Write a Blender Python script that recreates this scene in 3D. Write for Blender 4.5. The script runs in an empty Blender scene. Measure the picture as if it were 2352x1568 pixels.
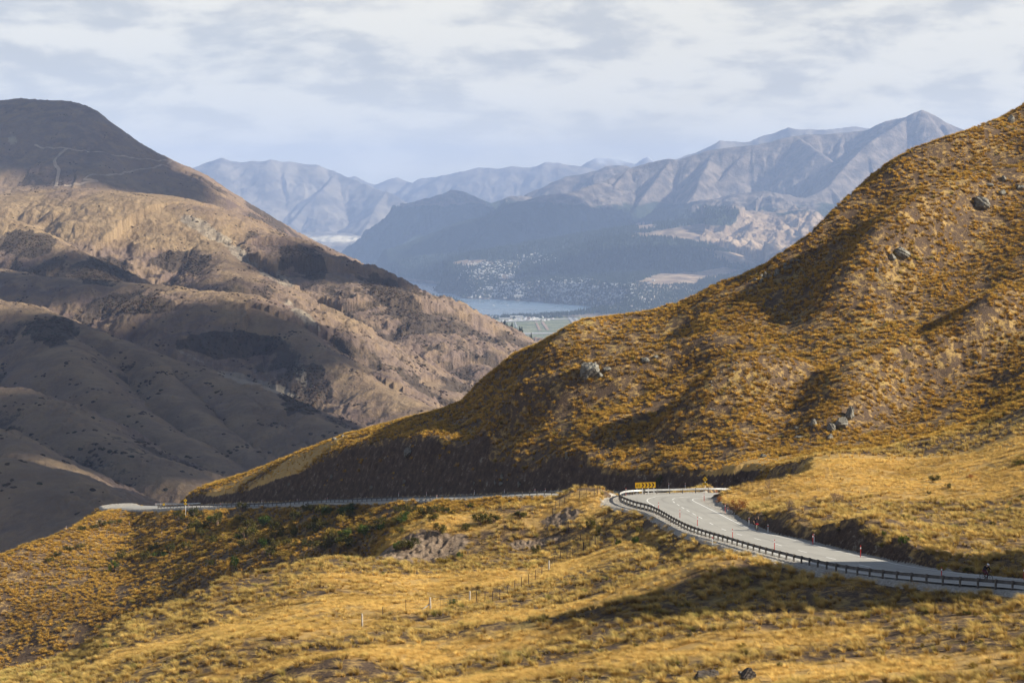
import bpy, math, random
import numpy as np
from mathutils import Vector, Matrix

# ------------------------------------------------------------------ camera, sky, sun, exposure
S = bpy.context.scene
COL = S.collection
IW, IH, FPX = 2352.0, 1568.0, 4573.0            # photograph measured on a 2352 x 1568 sheet, focal length in its pixels
TH = math.atan((784 - 460) / FPX)               # the camera looks down a little: horizon at row 460
CT, ST = math.cos(TH), math.sin(TH)
cam = bpy.data.cameras.new('camera')
cam.sensor_width = 36.0
cam.lens = 36.0 * FPX / IW
cam.clip_start, cam.clip_end = 1.0, 200000.0
camo = bpy.data.objects.new('camera', cam)
camo.rotation_euler = (math.pi / 2 - TH, 0, 0)
COL.objects.link(camo)
S.camera = camo

SUN_EL, SUN_AZ = math.radians(30), math.radians(100)      # azimuth measured from +Y (view direction) towards +X (right)
L = np.array([math.cos(SUN_EL) * math.sin(SUN_AZ), math.cos(SUN_EL) * math.cos(SUN_AZ), math.sin(SUN_EL)])
sun = bpy.data.lights.new('sun', 'SUN')
sun.energy = 5.0
sun.angle = math.radians(0.53)
sun.color = (1.0, 0.92, 0.77)
suno = bpy.data.objects.new('sun', sun)
suno.rotation_euler = Vector(L).to_track_quat('Z', 'Y').to_euler()
COL.objects.link(suno)

S.view_settings.view_transform = 'Standard'
S.view_settings.look = 'None'
S.view_settings.exposure = 0.85
S.view_settings.gamma = 1.0
S.cycles.volume_bounces = 1
S.cycles.max_bounces = 5
S.cycles.diffuse_bounces = 2
S.cycles.glossy_bounces = 2
S.cycles.transmission_bounces = 3
S.cycles.transparent_max_bounces = 6
S.cycles.use_denoising = True


class NT:
    """small helper to write node trees"""
    def __init__(s, tree):
        s.t = tree; s.n = tree.nodes; s.l = tree.links
    def new(s, typ, **kw):
        nd = s.n.new(typ)
        for k, v in kw.items():
            if k.startswith('i_'):
                key = k[2:]
                key = int(key) if key.isdigit() else key
                s.put(nd.inputs[key], v)
            else:
                setattr(nd, k, v)
        return nd
    def put(s, sock, v):
        if isinstance(v, bpy.types.NodeSocket): s.l.new(v, sock)
        else: sock.default_value = v
    def math(s, op, a, b=0.0, c=0.0, clamp=False):
        m = s.n.new('ShaderNodeMath'); m.operation = op; m.use_clamp = clamp
        s.put(m.inputs[0], a); s.put(m.inputs[1], b)
        if op in ('MULTIPLY_ADD',): s.put(m.inputs[2], c)
        return m.outputs[0]
    def mix(s, f, a, b, blend='MIX'):
        m = s.n.new('ShaderNodeMix'); m.data_type = 'RGBA'; m.blend_type = blend
        s.put(m.inputs[0], f); s.put(m.inputs[6], a if isinstance(a, bpy.types.NodeSocket) else (*a, 1)); s.put(m.inputs[7], b if isinstance(b, bpy.types.NodeSocket) else (*b, 1))
        return m.outputs[2]
    def noise(s, vec, scale, detail=4, rough=0.55, dist=0.0, typ=None):
        m = s.n.new('ShaderNodeTexNoise'); s.put(m.inputs['Vector'], vec)
        m.inputs['Scale'].default_value = scale; m.inputs['Detail'].default_value = detail
        m.inputs['Roughness'].default_value = rough; m.inputs['Distortion'].default_value = dist
        return m.outputs['Fac']
    def ramp(s, f, lo, hi):
        m = s.n.new('ShaderNodeMapRange'); m.clamp = True; m.interpolation_type = 'SMOOTHSTEP'
        s.put(m.inputs[0], f); m.inputs[1].default_value = lo; m.inputs[2].default_value = hi
        return m.outputs[0]
    def vscale(s, vec, sc):
        m = s.n.new('ShaderNodeVectorMath'); m.operation = 'MULTIPLY'; s.put(m.inputs[0], vec); m.inputs[1].default_value = sc
        return m.outputs[0]


world = bpy.data.worlds.new("World")
S.world = world
world.use_nodes = True
w = NT(world.node_tree)
w.n.clear()
sky = w.new('ShaderNodeTexSky', sky_type='NISHITA', sun_disc=False)
sky.sun_elevation = SUN_EL
sky.sun_rotation = SUN_AZ
sky.altitude = 900.0
tc = w.new('ShaderNodeTexCoord')
sep = w.new('ShaderNodeSeparateXYZ', i_0=tc.outputs['Generated'])
zz = w.math('MAXIMUM', sep.outputs[2], 0.0)
den = w.math('ADD', zz, 0.27)
cvec = w.new('ShaderNodeCombineXYZ', i_0=w.math('DIVIDE', sep.outputs[0], den), i_1=w.math('DIVIDE', sep.outputs[1], den), i_2=3.7)
nb = w.noise(cvec.outputs[0], 1.5, 3, 0.5)
n1 = w.noise(cvec.outputs[0], 5.6, 9, 0.58, 0.25)
n2 = w.noise(w.vscale(cvec.outputs[0], (1.0, 1.0, 1.0)), 12.0, 6, 0.6, 0.2)
cl = w.math('ADD', w.math('MULTIPLY', n1, 0.68), w.math('ADD', w.math('MULTIPLY', n2, 0.24), w.math('MULTIPLY', nb, 0.20)))
lit = w.ramp(cl, 0.48, 0.62)
grey = (0.385, 0.39, 0.38)
white = (0.58, 0.56, 0.495)
ccol = w.mix(lit, grey, white)
# thin gaps of open pale blue sky between the cloud banks
gap = w.ramp(w.noise(w.vscale(cvec.outputs[0], (0.8, 1.3, 1.0)), 0.8, 4, 0.5), 0.52, 0.70)
low = w.math('SUBTRACT', 1.0, w.ramp(zz, 0.0, 0.075))
ccol = w.mix(w.math('MULTIPLY', low, 0.6), ccol, (0.92, 0.86, 0.69))
skyc = w.vscale(sky.outputs[0], (0.05, 0.05, 0.05))
cover = w.math('SUBTRACT', 1.0, w.math('MULTIPLY', w.ramp(zz, 0.13, 0.38), 0.93))
fin = w.mix(w.math('MULTIPLY', gap, 0.12), ccol, (0.25, 0.34, 0.44))
out = w.mix(cover, skyc, fin)
bg = w.new('ShaderNodeBackground', i_0=out, i_1=1.0)
wo = w.new('ShaderNodeOutputWorld', i_0=bg.outputs[0])


# ------------------------------------------------------------------ numeric helpers
def ray(px, py):
    u = (np.asarray(px, float) - IW / 2) / FPX
    v = -(np.asarray(py, float) - IH / 2) / FPX
    return u, CT + v * ST, -ST + v * CT
def P3(px, py, y):
    """the point seen at (px, py) of the photograph, y metres in front of the camera"""
    dx, dy, dz = ray(px, py)
    k = np.asarray(y, float) / dy
    return np.stack([dx * k, dy * k, dz * k], -1)

_rs = np.random.RandomState(11)
_perm = _rs.permutation(512).astype(np.int64)
_ga = _rs.rand(512) * 2 * np.pi
_gx, _gy = np.cos(_ga).astype(np.float32), np.sin(_ga).astype(np.float32)
def perlin(x, y, seed=0):
    xi = np.floor(x).astype(np.int64); yi = np.floor(y).astype(np.int64)
    fx = (x - xi).astype(np.float32); fy = (y - yi).astype(np.float32)
    u = fx * fx * fx * (fx * (fx * 6 - 15) + 10); v = fy * fy * fy * (fy * (fy * 6 - 15) + 10)
    def g(ix, iy, dx, dy):
        h = _perm[(_perm[(ix + seed * 37) & 511] + iy) & 511]
        return _gx[h] * dx + _gy[h] * dy
    a = g(xi, yi, fx, fy); b = g(xi + 1, yi, fx - 1, fy)
    c = g(xi, yi + 1, fx, fy - 1); d = g(xi + 1, yi + 1, fx - 1, fy - 1)
    return ((a + u * (b - a)) * (1 - v) + (c + u * (d - c)) * v) * 1.45
def fbm(x, y, octv=4, seed=0, gain=0.5, ridged=False):
    s = 0; a = 1.0; t = 0
    for o in range(octv):
        n = perlin(x * 2 ** o + 17.3 * o, y * 2 ** o - 9.1 * o, seed + o)
        if ridged: n = 1 - 2 * np.abs(n)
        s = s + a * n; t += a; a *= gain
    return s / t
def sstep(x, a, b):
    t = np.clip((x - a) / (b - a), 0, 1)
    return t * t * (3 - 2 * t)
def blur(A, n, axis):
    """box blur of half width n, twice"""
    for _ in range(2):
        pad = [(0, 0), (0, 0)]; pad[axis] = (n + 1, n)
        c = np.cumsum(np.pad(A, pad, mode='edge').astype(np.float64), axis=axis)
        if axis == 0: A = (c[2 * n + 1:] - c[:-(2 * n + 1)]) / (2 * n + 1)
        else: A = (c[:, 2 * n + 1:] - c[:, :-(2 * n + 1)]) / (2 * n + 1)
    return A


class Terrain:
    """height grid on a fan: columns x/(y+apex), rows y in growing steps"""
    def __init__(s, a0, a1, na, y0, y1, ny, apex):
        s.apex = apex; s.a = np.linspace(a0, a1, na); s.ly0 = math.log(y0 + apex); s.ly1 = math.log(y1 + apex)
        s.y = np.exp(np.linspace(s.ly0, s.ly1, ny)) - apex
        s.na, s.ny = na, ny
        s.Y = np.repeat(s.y[:, None], na, 1); s.X = s.a[None, :] * (s.Y + apex)
    def uv(s, x, y):
        x = np.asarray(x, float); y = np.asarray(y, float)
        u = (x / (y + s.apex) - s.a[0]) / (s.a[-1] - s.a[0]) * (s.na - 1)
        v = (np.log(np.maximum(y + s.apex, 1e-3)) - s.ly0) / (s.ly1 - s.ly0) * (s.ny - 1)
        return np.clip(u, 0, s.na - 1.001), np.clip(v, 0, s.ny - 1.001)
    def sample(s, A, x, y):
        u, v = s.uv(x, y)
        i = u.astype(int); j = v.astype(int); fu = u - i; fv = v - j
        return (A[j, i] * (1 - fu) + A[j, i + 1] * fu) * (1 - fv) + (A[j + 1, i] * (1 - fu) + A[j + 1, i + 1] * fu) * fv
    def h(s, x, y): return s.sample(s.Z, x, y)
    def hit(s, px, py, ymin=None):
        """where the sight line through (px, py) meets the ground"""
        ys = s.y if ymin is None else s.y[s.y > ymin]
        ys = np.interp(np.linspace(0, len(ys) - 1, len(ys) * 3), np.arange(len(ys)), ys)
        p = P3(px, py, ys)
        d = p[:, 2] - s.h(p[:, 0], p[:, 1])
        k = np.nonzero(d < 0)[0]
        if len(k) == 0 or k[0] == 0:
            j = int(np.argmin(np.abs(d))); return np.array([p[j, 0], p[j, 1], s.h(p[j, 0], p[j, 1])])
        j = k[0]; t = d[j - 1] / (d[j - 1] - d[j]); q = p[j - 1] * (1 - t) + p[j] * t
        return np.array([q[0], q[1], s.h(q[0], q[1])])
    def normal(s, x, y, e=0.6):
        gx = (s.h(x + e, y) - s.h(x - e, y)) / (2 * e); gy = (s.h(x, y + e) - s.h(x, y - e)) / (2 * e)
        n = np.stack([-gx, -gy, np.ones_like(gx)], -1)
        return n / np.linalg.norm(n, axis=-1, keepdims=True)
    def mesh(s, name, mat, cols=None, kind='structure', rows=None):
        ny, na = s.ny, s.na
        co = np.stack([s.X, s.Y, s.Z], -1).reshape(-1, 3).astype(np.float32)
        me = bpy.data.meshes.new(name)
        me.vertices.add(ny * na); me.vertices.foreach_set('co', co.ravel())
        idx = np.arange(ny * na, dtype=np.int32).reshape(ny, na)
        q = np.stack([idx[:-1, :-1], idx[:-1, 1:], idx[1:, 1:], idx[1:, :-1]], -1).reshape(-1, 4)
        me.loops.add(q.size); me.loops.foreach_set('vertex_index', q.ravel())
        me.polygons.add(len(q)); me.polygons.foreach_set('loop_start', np.arange(0, q.size, 4, dtype=np.int32))
        me.polygons.foreach_set('use_smooth', np.ones(len(q), bool))
        me.update(calc_edges=True)
        if cols is not None:
            at = me.color_attributes.new('mask', 'FLOAT_COLOR', 'POINT')
            c = np.ones((ny * na, 4), np.float32)
            for k, A in enumerate(cols): c[:, k] = A.reshape(-1)
            at.data.foreach_set('color', c.ravel())
        me.materials.append(mat)
        o = bpy.data.objects.new(name, me); COL.objects.link(o); o['kind'] = kind
        return o


def seg_field(X, Y, polys):
    """height of a family of ridges: each (points xyz, front slope, round radius); also arc length and distance to the winning ridge"""
    shp = X.shape
    x = X.ravel().astype(np.float32); y = Y.ravel().astype(np.float32)
    Z = np.full(x.shape, -1e9, np.float32); Sg = np.zeros_like(Z); D = np.zeros_like(Z); Cz = np.zeros_like(Z)
    for k, (pts, slope, rad) in enumerate(polys):
        arc = k * 3517.0
        for p, q in zip(pts[:-1], pts[1:]):
            dx, dy = float(q[0] - p[0]), float(q[1] - p[1]); L2 = dx * dx + dy * dy; ln = math.sqrt(L2)
            t = np.clip(((x - p[0]) * dx + (y - p[1]) * dy) / L2, 0, 1).astype(np.float32)
            d = np.sqrt((x - p[0] - t * dx) ** 2 + (y - p[1] - t * dy) ** 2)
            cz = p[2] + t * (q[2] - p[2])
            z = cz - slope * (np.sqrt(d * d + rad * rad) - rad)
            m = z > Z
            Z[m] = z[m]; Sg[m] = arc + t[m] * ln; D[m] = d[m]; Cz[m] = cz[m]
            arc += ln
    return Z.reshape(shp), Sg.reshape(shp), D.reshape(shp), Cz.reshape(shp)


# ------------------------------------------------------------------ materials
def mat_new(name, rough=0.9):
    m = bpy.data.materials.new(name); m.use_nodes = True
    t = NT(m.node_tree); t.n.clear()
    b = t.new('ShaderNodeBsdfPrincipled'); b.inputs['Roughness'].default_value = rough
    b.inputs['Specular IOR Level'].default_value = 0.25
    o = t.new('ShaderNodeOutputMaterial', i_0=b.outputs[0])
    return m, t, b
def mat_plain(name, col, rough=0.6, metal=0.0, var=0.12, scale=6.0, spec=0.3):
    """a single paint or metal with slight wear"""
    m, t, b = mat_new(name, rough)
    g = t.new('ShaderNodeTexCoord')
    n = t.noise(g.outputs['Object'], scale, 4)
    f = t.ramp(n, 0.3, 0.7)
    t.put(b.inputs['Base Color'], t.mix(f, tuple(c * (1 - var) for c in col), tuple(min(1, c * (1 + var)) for c in col)))
    b.inputs['Metallic'].default_value = metal
    b.inputs['Specular IOR Level'].default_value = spec
    return m
def bump(t, b, h, strength, dist):
    n = t.new('ShaderNodeBump', i_Height=h); n.inputs['Strength'].default_value = strength; n.inputs['Distance'].default_value = dist
    t.put(b.inputs['Normal'], n.outputs[0])
# ------------------------------------------------------------------ the near ground: field, knob, road bench and the tussock hill
road_vis = [  # outer edge (guardrail side) and inner edge of the upper road, pairs seen from above
    ((44.8, 157, -31.5), (52.6, 161.0, -32.0)), ((42.4, 165, -32.5), (50.0, 169.0, -33.0)),
    ((36.6, 174, -33.6), (44.4, 178.5, -34.1)), ((31.4, 185, -34.8), (39.2, 190, -35.3)),
    ((27.0, 202, -36.3), (35.0, 206, -36.7)), ((24.1, 218, -37.7), (32.2, 221, -38.0)),
    ((21.5, 238, -39.6), (29.6, 239, -39.8)), ((19.4, 263, -41.4), (27.6, 262, -41.3)),
    ((17.3, 275, -42.4), (26.9, 273, -42.0)), ((16.0, 284, -43.0), (26.7, 279, -42.4)),
    ((16.6, 289, -43.2), (27.0, 282, -42.6)), ((19.0, 292, -43.4), (27.8, 284, -42.8)),
    ((24.6, 293.6, -43.5), (29.6, 285.5, -42.9)), ((31.0, 295, -43.6), (33.0, 287.0, -43.2)),
    ((34.5, 298, -44.4), (36.5, 292.5, -44.2)), ((34.0, 307, -46.6), (39.0, 307, -46.5)),
    ((30.5, 318, -49.4), (35.5, 322, -49.4)), ((27.5, 335, -51.8), (32.5, 341, -51.8)),
    ((17.5, 353, -53.4), (24.2, 358, -53.4))]
left_px = [(1257, 1137, 370), (1069, 1144, 393), (908, 1148, 418), (804, 1152, 437), (746, 1153, 449), (620, 1161, 474),
           (498, 1164, 497), (425, 1165, 512), (361, 1168, 530), (290, 1167, 558), (250, 1166, 580)]
def catmull(P, n):
    P = np.asarray(P, float); P = np.vstack([2 * P[0] - P[1], P, 2 * P[-1] - P[-2]]); o = []
    for i in range(1, len(P) - 2):
        t = np.linspace(0, 1, n, endpoint=False)[:, None]
        a, b, c, d = P[i - 1], P[i], P[i + 1], P[i + 2]
        o.append(0.5 * (2 * b + (c - a) * t + (2 * a - 5 * b + 4 * c - d) * t ** 2 + (3 * b - a - 3 * c + d) * t ** 3))
    o.append(P[-2][None]); return np.vstack(o)
lo = np.array([P3(*q) for q in left_px])
pairs = [(np.array(a, float), np.array(b, float)) for a, b in road_vis]
for i, p in enumerate(lo):
    d = lo[min(i + 1, len(lo) - 1)] - lo[max(i - 1, 0)]; d = d[:2] / np.hypot(*d[:2])
    pairs.append((p, p + np.array([d[1] * 8.2, -d[0] * 8.2, 0.15])))
RO = catmull([p[0] for p in pairs], 16); RI = catmull([p[1] for p in pairs], 16)
NS = len(RO)
RC = (RO + RI) / 2
R_UP = 13 * 16 + 8            # rows of the upper, visible stretch
R_LO = 17 * 16                # the lower stretch starts here

def cur(*q): return P3([a[0] for a in q], [a[1] for a in q], [a[2] for a in q])
K2p = [(-400, 1665, 236), (0, 1545, 245), (164, 1505, 250), (274, 1426, 252), (319, 1413, 252), (426, 1380, 254), (499, 1338, 256),
       (574, 1322, 258), (746, 1284, 262), (867, 1287, 266), (996, 1302, 268), (1069, 1290, 268), (1149, 1282, 268), (1243, 1276, 268),
       (1310, 1262, 266), (1378, 1247, 260), (1430, 1230, 256), (1500, 1240, 243), (1600, 1262, 224), (1700, 1300, 204), (1850, 1350, 185), (2000, 1388, 170), (2352, 1425, 152), (2800, 1470, 138)]
def from_k2(pxs, dy, dpy):
    xs = [p[0] for p in K2p]
    return [(p, float(np.interp(p, xs, [q[1] for q in K2p])) + dpy, float(np.interp(p, xs, [q[2] for q in K2p])) + dy) for p in pxs]
LP = [-400, 0, 164, 300, 426, 574, 746, 820]
curves = [
    cur((-400, 1600, 196), (0, 1600, 186), (600, 1600, 165), (1176, 1600, 146), (1700, 1600, 132), (2352, 1600, 122), (2800, 1600, 116)),
    cur(*K2p),
    cur(*from_k2(LP, 16, 30), (867, 1272, 272), (996, 1280, 273), (1149, 1262, 273), (1243, 1256, 273), (1378, 1225, 268), (1430, 1200, 266),
        (1463, 1172, 272), (1514, 1176, 262), (1589, 1217, 238), (1681, 1247, 218), (1788, 1276, 202), (1952, 1314, 185), (2137, 1341, 174), (2352, 1361, 165), (2800, 1390, 148)),
    cur(*from_k2(LP, 70, 110), (880, 1245, 286), (918, 1212, 286), (978, 1182, 286), (1096, 1169, 287), (1166, 1151, 288), (1230, 1160, 287), (1281, 1143, 288),
        (1316, 1114, 289), (1378, 1112, 289), (1405, 1122, 289), (1425, 1138, 288), (1457, 1142, 288), (1514, 1152, 280), (1589, 1178, 258), (1681, 1200, 246), (1788, 1212, 233), (1952, 1246, 214), (2137, 1276, 202), (2352, 1296, 190), (2800, 1320, 172)),
    cur(*from_k2(LP, 125, 70), (880, 1275, 305), (978, 1225, 305), (1166, 1185, 305), (1316, 1150, 305), (1457, 1142, 300), (1560, 1134, 299), (1640, 1128, 292), (1700, 1152, 274), (1800, 1172, 262),
        (2000, 1172, 252), (2137, 1182, 246), (2352, 1184, 238), (2800, 1180, 226)),
    cur(*from_k2(LP, 172, 12), (880, 1262, 345), (1100, 1215, 336), (1300, 1200, 330), (1500, 1160, 318), (1600, 1128, 308), (1648, 1112, 297), (1700, 1087, 297), (1800, 1060, 299), (1950, 1035, 310), (2100, 1012, 326), (2250, 960, 340), (2352, 900, 345), (2800, 700, 360)),
    cur((-400, 1600, 400), (0, 1490, 430), (164, 1450, 425), (300, 1397, 425), (426, 1360, 420), (500, 1322, 414), (574, 1312, 408), (746, 1272, 398), (880, 1240, 388), (918, 1206, 388), (978, 1176, 388), (1100, 1160, 378), (1230, 1150, 365),
        (1281, 1150, 358), (1400, 1163, 345), (1500, 1158, 335), (1600, 1140, 322), (1660, 1122, 318), (1700, 1100, 321), (1800, 1074, 327), (1950, 1048, 337), (2100, 1026, 347), (2250, 972, 355), (2352, 910, 361), (2800, 720, 380)),
    cur((-400, 1425, 425), (0, 1264, 474), (91, 1233, 492), (134, 1216, 503), (183, 1191, 520), (219, 1170, 540), (290, 1168, 556), (361, 1169, 529), (425, 1166, 511), (498, 1165, 496), (620, 1162, 473), (746, 1154, 448), (804, 1153, 436), (908, 1149, 417), (1069, 1145, 392),
        (1257, 1138, 369), (1400, 1142, 356), (1500, 1132, 348), (1600, 1112, 338), (1660, 1104, 332), (1700, 1080, 335), (1800, 1050, 341), (1950, 1024, 351), (2100, 1000, 361), (2250, 942, 369), (2352, 872, 375), (2800, 660, 395)),
    cur((-400, 1460, 440), (0, 1290, 490), (134, 1240, 516), (219, 1182, 556), (290, 1172, 574), (361, 1166, 546), (400, 1164, 534), (428, 1150, 528), (440, 1146, 526), (518, 1140, 510), (611, 1123, 488), (669, 1112, 478), (742, 1086, 464), (808, 1052, 454), (871, 1024, 446), (975, 1003, 434), (1060, 1025, 420), (1122, 1060, 408), (1203, 1056, 397),
        (1310, 1035, 388), (1400, 1032, 380), (1473, 1054, 372), (1546, 1042, 368), (1605, 1056, 360), (1649, 1075, 350), (1700, 1052, 352), (1800, 1022, 362), (1950, 985, 372), (2100, 945, 382), (2250, 885, 390), (2352, 800, 398), (2800, 560, 420)),
    cur((-400, 1560, 470), (0, 1400, 530), (219, 1270, 600), (290, 1215, 620), (361, 1205, 590), (405, 1185, 560), (428, 1139, 538), (440, 1131, 537), (520, 1105, 530), (600, 1078, 520), (700, 1035, 505), (790, 1000, 492), (860, 982, 492), (920, 965, 488), (1010, 943, 482), (1060, 924, 478), (1080, 905, 475), (1100, 880, 473), (1140, 848, 468), (1180, 815, 466), (1240, 790, 464),
        (1290, 760, 463), (1340, 736, 463), (1400, 729, 463), (1500, 715, 464), (1570, 690, 465), (1640, 655, 462), (1700, 632, 466), (1770, 600, 470), (1815, 572, 473), (1860, 540, 475), (1920, 480, 478), (1980, 420, 482), (2030, 380, 486), (2080, 350, 490), (2160, 322, 495), (2230, 300, 500), (2290, 272, 504), (2352, 240, 508), (2800, -20, 540))]
NEAR = Terrain(-0.385, 0.40, 1500, 70.0, 1250.0, 1750, 60.0)
def near_base():
    A = NEAR.X / np.maximum(NEAR.Y, 20.0)
    Ys, Zs = [], []
    # steps between the camera and the first guide
    for yy, zz_ in ((-40, 3.0), (0, -1.9), (60, -20.0)):
        Ys.append(np.full(A.shape, float(yy), np.float32)); Zs.append(np.full(A.shape, zz_, np.float32))
    for c in curves:
        a = c[:, 0] / c[:, 1]
        Ys.append(np.interp(A, a, c[:, 1]).astype(np.float32)); Zs.append(np.interp(A, a, c[:, 2]).astype(np.float32))
    yc, zc = Ys[-1], Zs[-1]
    Ys += [yc + 14, yc + 60, yc + 300, yc + 900]; Zs += [zc - 1.0, zc - 16, zc * 0.2 - 250, np.full(A.shape, -470, np.float32)]
    Z = np.zeros(A.shape, np.float32)
    Y = NEAR.Y.astype(np.float32)
    for k in range(len(Ys) - 1):
        y0, y1, z0, z1 = Ys[k], Ys[k + 1], Zs[k], Zs[k + 1]
        m = (Y >= y0) if k else np.ones(A.shape, bool)
        t = np.clip((Y - y0) / np.maximum(y1 - y0, 0.5), 0, 1)
        Z = np.where(m, z0 + t * (z1 - z0), Z)
    Z = blur(Z, 5, 0); Z = blur(Z, 9, 1)
    return Z
NEAR.Z = near_base()
X, Y = NEAR.X, NEAR.Y
# which ground belongs to the steep tussock hill (1) and which to the near field (0)
HILL = sstep(Y - np.interp(X / np.maximum(Y, 20), curves[6][:, 0] / curves[6][:, 1], curves[6][:, 1]), 0, 25)
amp = 0.55 + 0.5 * HILL
NEAR.Z += amp * 0.9 * fbm(X / 13, Y / 13, 3, 3) + 0.16 * fbm(X / 2.6, Y / 2.6, 3, 5)
NEAR.Z += 0.8 * (1 - HILL) * fbm(X / 26, Y / 40, 2, 9) * sstep(Y, 90, 120)
NEAR.Z += 0.0
# spurs and folds that run down the hill, each a ridge whose far flank falls into shade
_u = (X * 0.88 + Y * 0.47); _v = (-X * 0.47 + Y * 0.88)
fold = fbm(_v / 26 + 0.35 * fbm(X / 50, Y / 50, 2, 21), _u / 95, 3, 13, 0.5)
NEAR.Z += HILL * sstep(X, -60, 20) * 2.0 * np.where(fold > 0, fold, fold * 1.2) * sstep(NEAR.Y, 340, 380) * (1 - 0.55 * sstep(Y - np.interp(X / np.maximum(Y, 20), curves[-1][:, 0] / curves[-1][:, 1], curves[-1][:, 1]), -25, 5))

NEAR.Z += HILL * sstep(X, -60, 10) * sstep(Y, 350, 390) * 1.5 * fbm(_v / 9.5 + 0.4 * fbm(X / 30, Y / 30, 2, 22), _u / 70, 2, 15)
def ridge_add(pts, h, wl, wr):
    """a spur: height h along the polyline, steep on its lower left side (wl), gentle on the other (wr)"""
    pts = np.asarray(pts)
    best = np.full(X.shape, 1e9); sd = np.zeros(X.shape)
    m = (X > pts[:, 0].min() - 30) & (X < pts[:, 0].max() + 30) & (Y > pts[:, 1].min() - 30) & (Y < pts[:, 1].max() + 30)
    x = X[m]; y = Y[m]; b = np.full(x.shape, 1e9); s_ = np.zeros(x.shape); tt = np.zeros(x.shape)
    n = len(pts) - 1
    for i in range(n):
        p, q = pts[i], pts[i + 1]; d = q[:2] - p[:2]; L2 = d @ d
        t = np.clip(((x - p[0]) * d[0] + (y - p[1]) * d[1]) / L2, 0, 1)
        ex = x - p[0] - t * d[0]; ey = y - p[1] - t * d[1]; dd = np.hypot(ex, ey)
        k = dd < b; b[k] = dd[k]; s_[k] = np.sign(d[0] * ey - d[1] * ex)[k]; tt[k] = (i + t[k]) / n
    side = np.where(s_ > 0, wr, wl)
    side = np.where(s_ > 0, wr * 0.6, wl * 1.7); prof = np.exp(-(b / side) ** 2)
    NEAR.Z[m] += 2.1 * h * prof * np.sin(np.pi * np.clip(tt * 0.94 + 0.03, 0, 1)) ** 0.85

spurs = [  # upper right to lower left, on the photograph
    ([(2330, 300), (2230, 350), (2120, 395), (2010, 470)], 3.0, 3.5, 10),
    ([(2352, 400), (2250, 455), (2130, 530), (2040, 600), (1960, 665), (1890, 730)], 4.6, 4.0, 12),
    ([(1990, 440), (1900, 545), (1820, 600), (1760, 640)], 2.4, 3.0, 7),
    ([(2352, 690), (2300, 745), (2230, 810), (2120, 860)], 4.0, 4, 10),
    ([(2200, 800), (2080, 850), (1960, 905), (1880, 965)], 3.2, 3.5, 10),
    ([(1860, 850), (1740, 905), (1620, 955), (1520, 1020)], 4.0, 3.2, 9),
    ([(2060, 900), (1980, 945), (1900, 990), (1850, 1015)], 2.0, 3.0, 8),
    ([(1700, 790), (1560, 830), (1420, 880), (1300, 925), (1180, 960)], 2.6, 3.0, 9),
    ([(1400, 730), (1330, 765), (1260, 830), (1200, 880)], 1.8, 3, 8),
    ([(1330, 900), (1230, 930), (1160, 975), (1090, 1040)], 2.8, 3.0, 9)]
for pts, h, wl, wr in spurs:
    w3 = np.array([NEAR.hit(a, b, 300) for a, b in pts])
    ridge_add(w3, h, wl, wr)
def mound(px, py, h, rx, ry, ymin=None, rot=0.0):
    p = NEAR.hit(px, py, ymin); c, s_ = math.cos(rot), math.sin(rot)
    dx = X - p[0]; dy = Y - p[1]; u = (dx * c + dy * s_) / rx; v = (-dx * s_ + dy * c) / ry
    NEAR.Z += h * np.exp(-(u * u + v * v))
# hummocks right of the road whose cut faces are in shade, and humps in the field
mound(1850, 1205, 2.2, 5, 9); mound(1990, 1235, 2.3, 6, 9); mound(2075, 1270, 1.3, 4, 7)
mound(1700, 1120, 0.6, 4, 5); mound(2330, 1305, 1.2, 4, 6)
mound(1640, 1330, 2.2, 6, 8); mound(1880, 1385, 1.4, 6, 6); mound(560, 1500, 1.4, 6, 9); mound(760, 1540, 1.2, 5, 6); mound(1150, 1460, 1.0, 7, 5); mound(1400, 1420, 1.1, 7, 5)

def crest_fix(T, pts, ylo, width, lift=True):
    """bring the skyline back onto its surveyed crest after the folds were added"""
    A = T.X[0] / T.Y[0] if T.apex == 0 else None
    pa = pts[:, 0] / pts[:, 1]; want = pts[:, 2] / pts[:, 1]; o = np.argsort(pa); pa, want, py_ = pa[o], want[o], pts[o, 1]
    AA = T.X / T.Y; W_ = np.interp(AA, pa, want); YC = np.interp(AA, pa, py_)
    inr = (AA > pa[0]) & (AA < pa[-1]) & (T.Y > ylo)
    if lift: T.Z = np.where(inr & (T.Y < YC + width * 3), np.minimum(T.Z, (W_ + 0.0001) * T.Y), T.Z)
    sl = np.where(T.Y > ylo, T.Z / T.Y, -9); edges = np.linspace(pa[0], pa[-1], 260)
    k = np.clip(np.digitize(AA, edges), 0, 260); cur_ = np.full(261, -9.0); np.maximum.at(cur_, k.ravel(), np.where(inr, sl, -9).ravel())
    mid_ = np.concatenate([[edges[0]], (edges[:-1] + edges[1:]) / 2, [edges[-1]]])
    de = np.clip(np.interp(mid_, pa, want) - cur_, 0 if lift else -0.05, 0.05); de[[0, -1]] = 0
    de = np.convolve(np.pad(de, 7, mode='edge'), np.hanning(17)[1:-1] / np.hanning(17).sum(), 'valid') 
    D_ = np.interp(AA, mid_, de)
    T.Z = T.Z + inr * D_ * T.Y * np.exp(-((T.Y - YC) / width) ** 2)
crest_fix(NEAR, curves[-1][10:], 330, 28)

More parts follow.
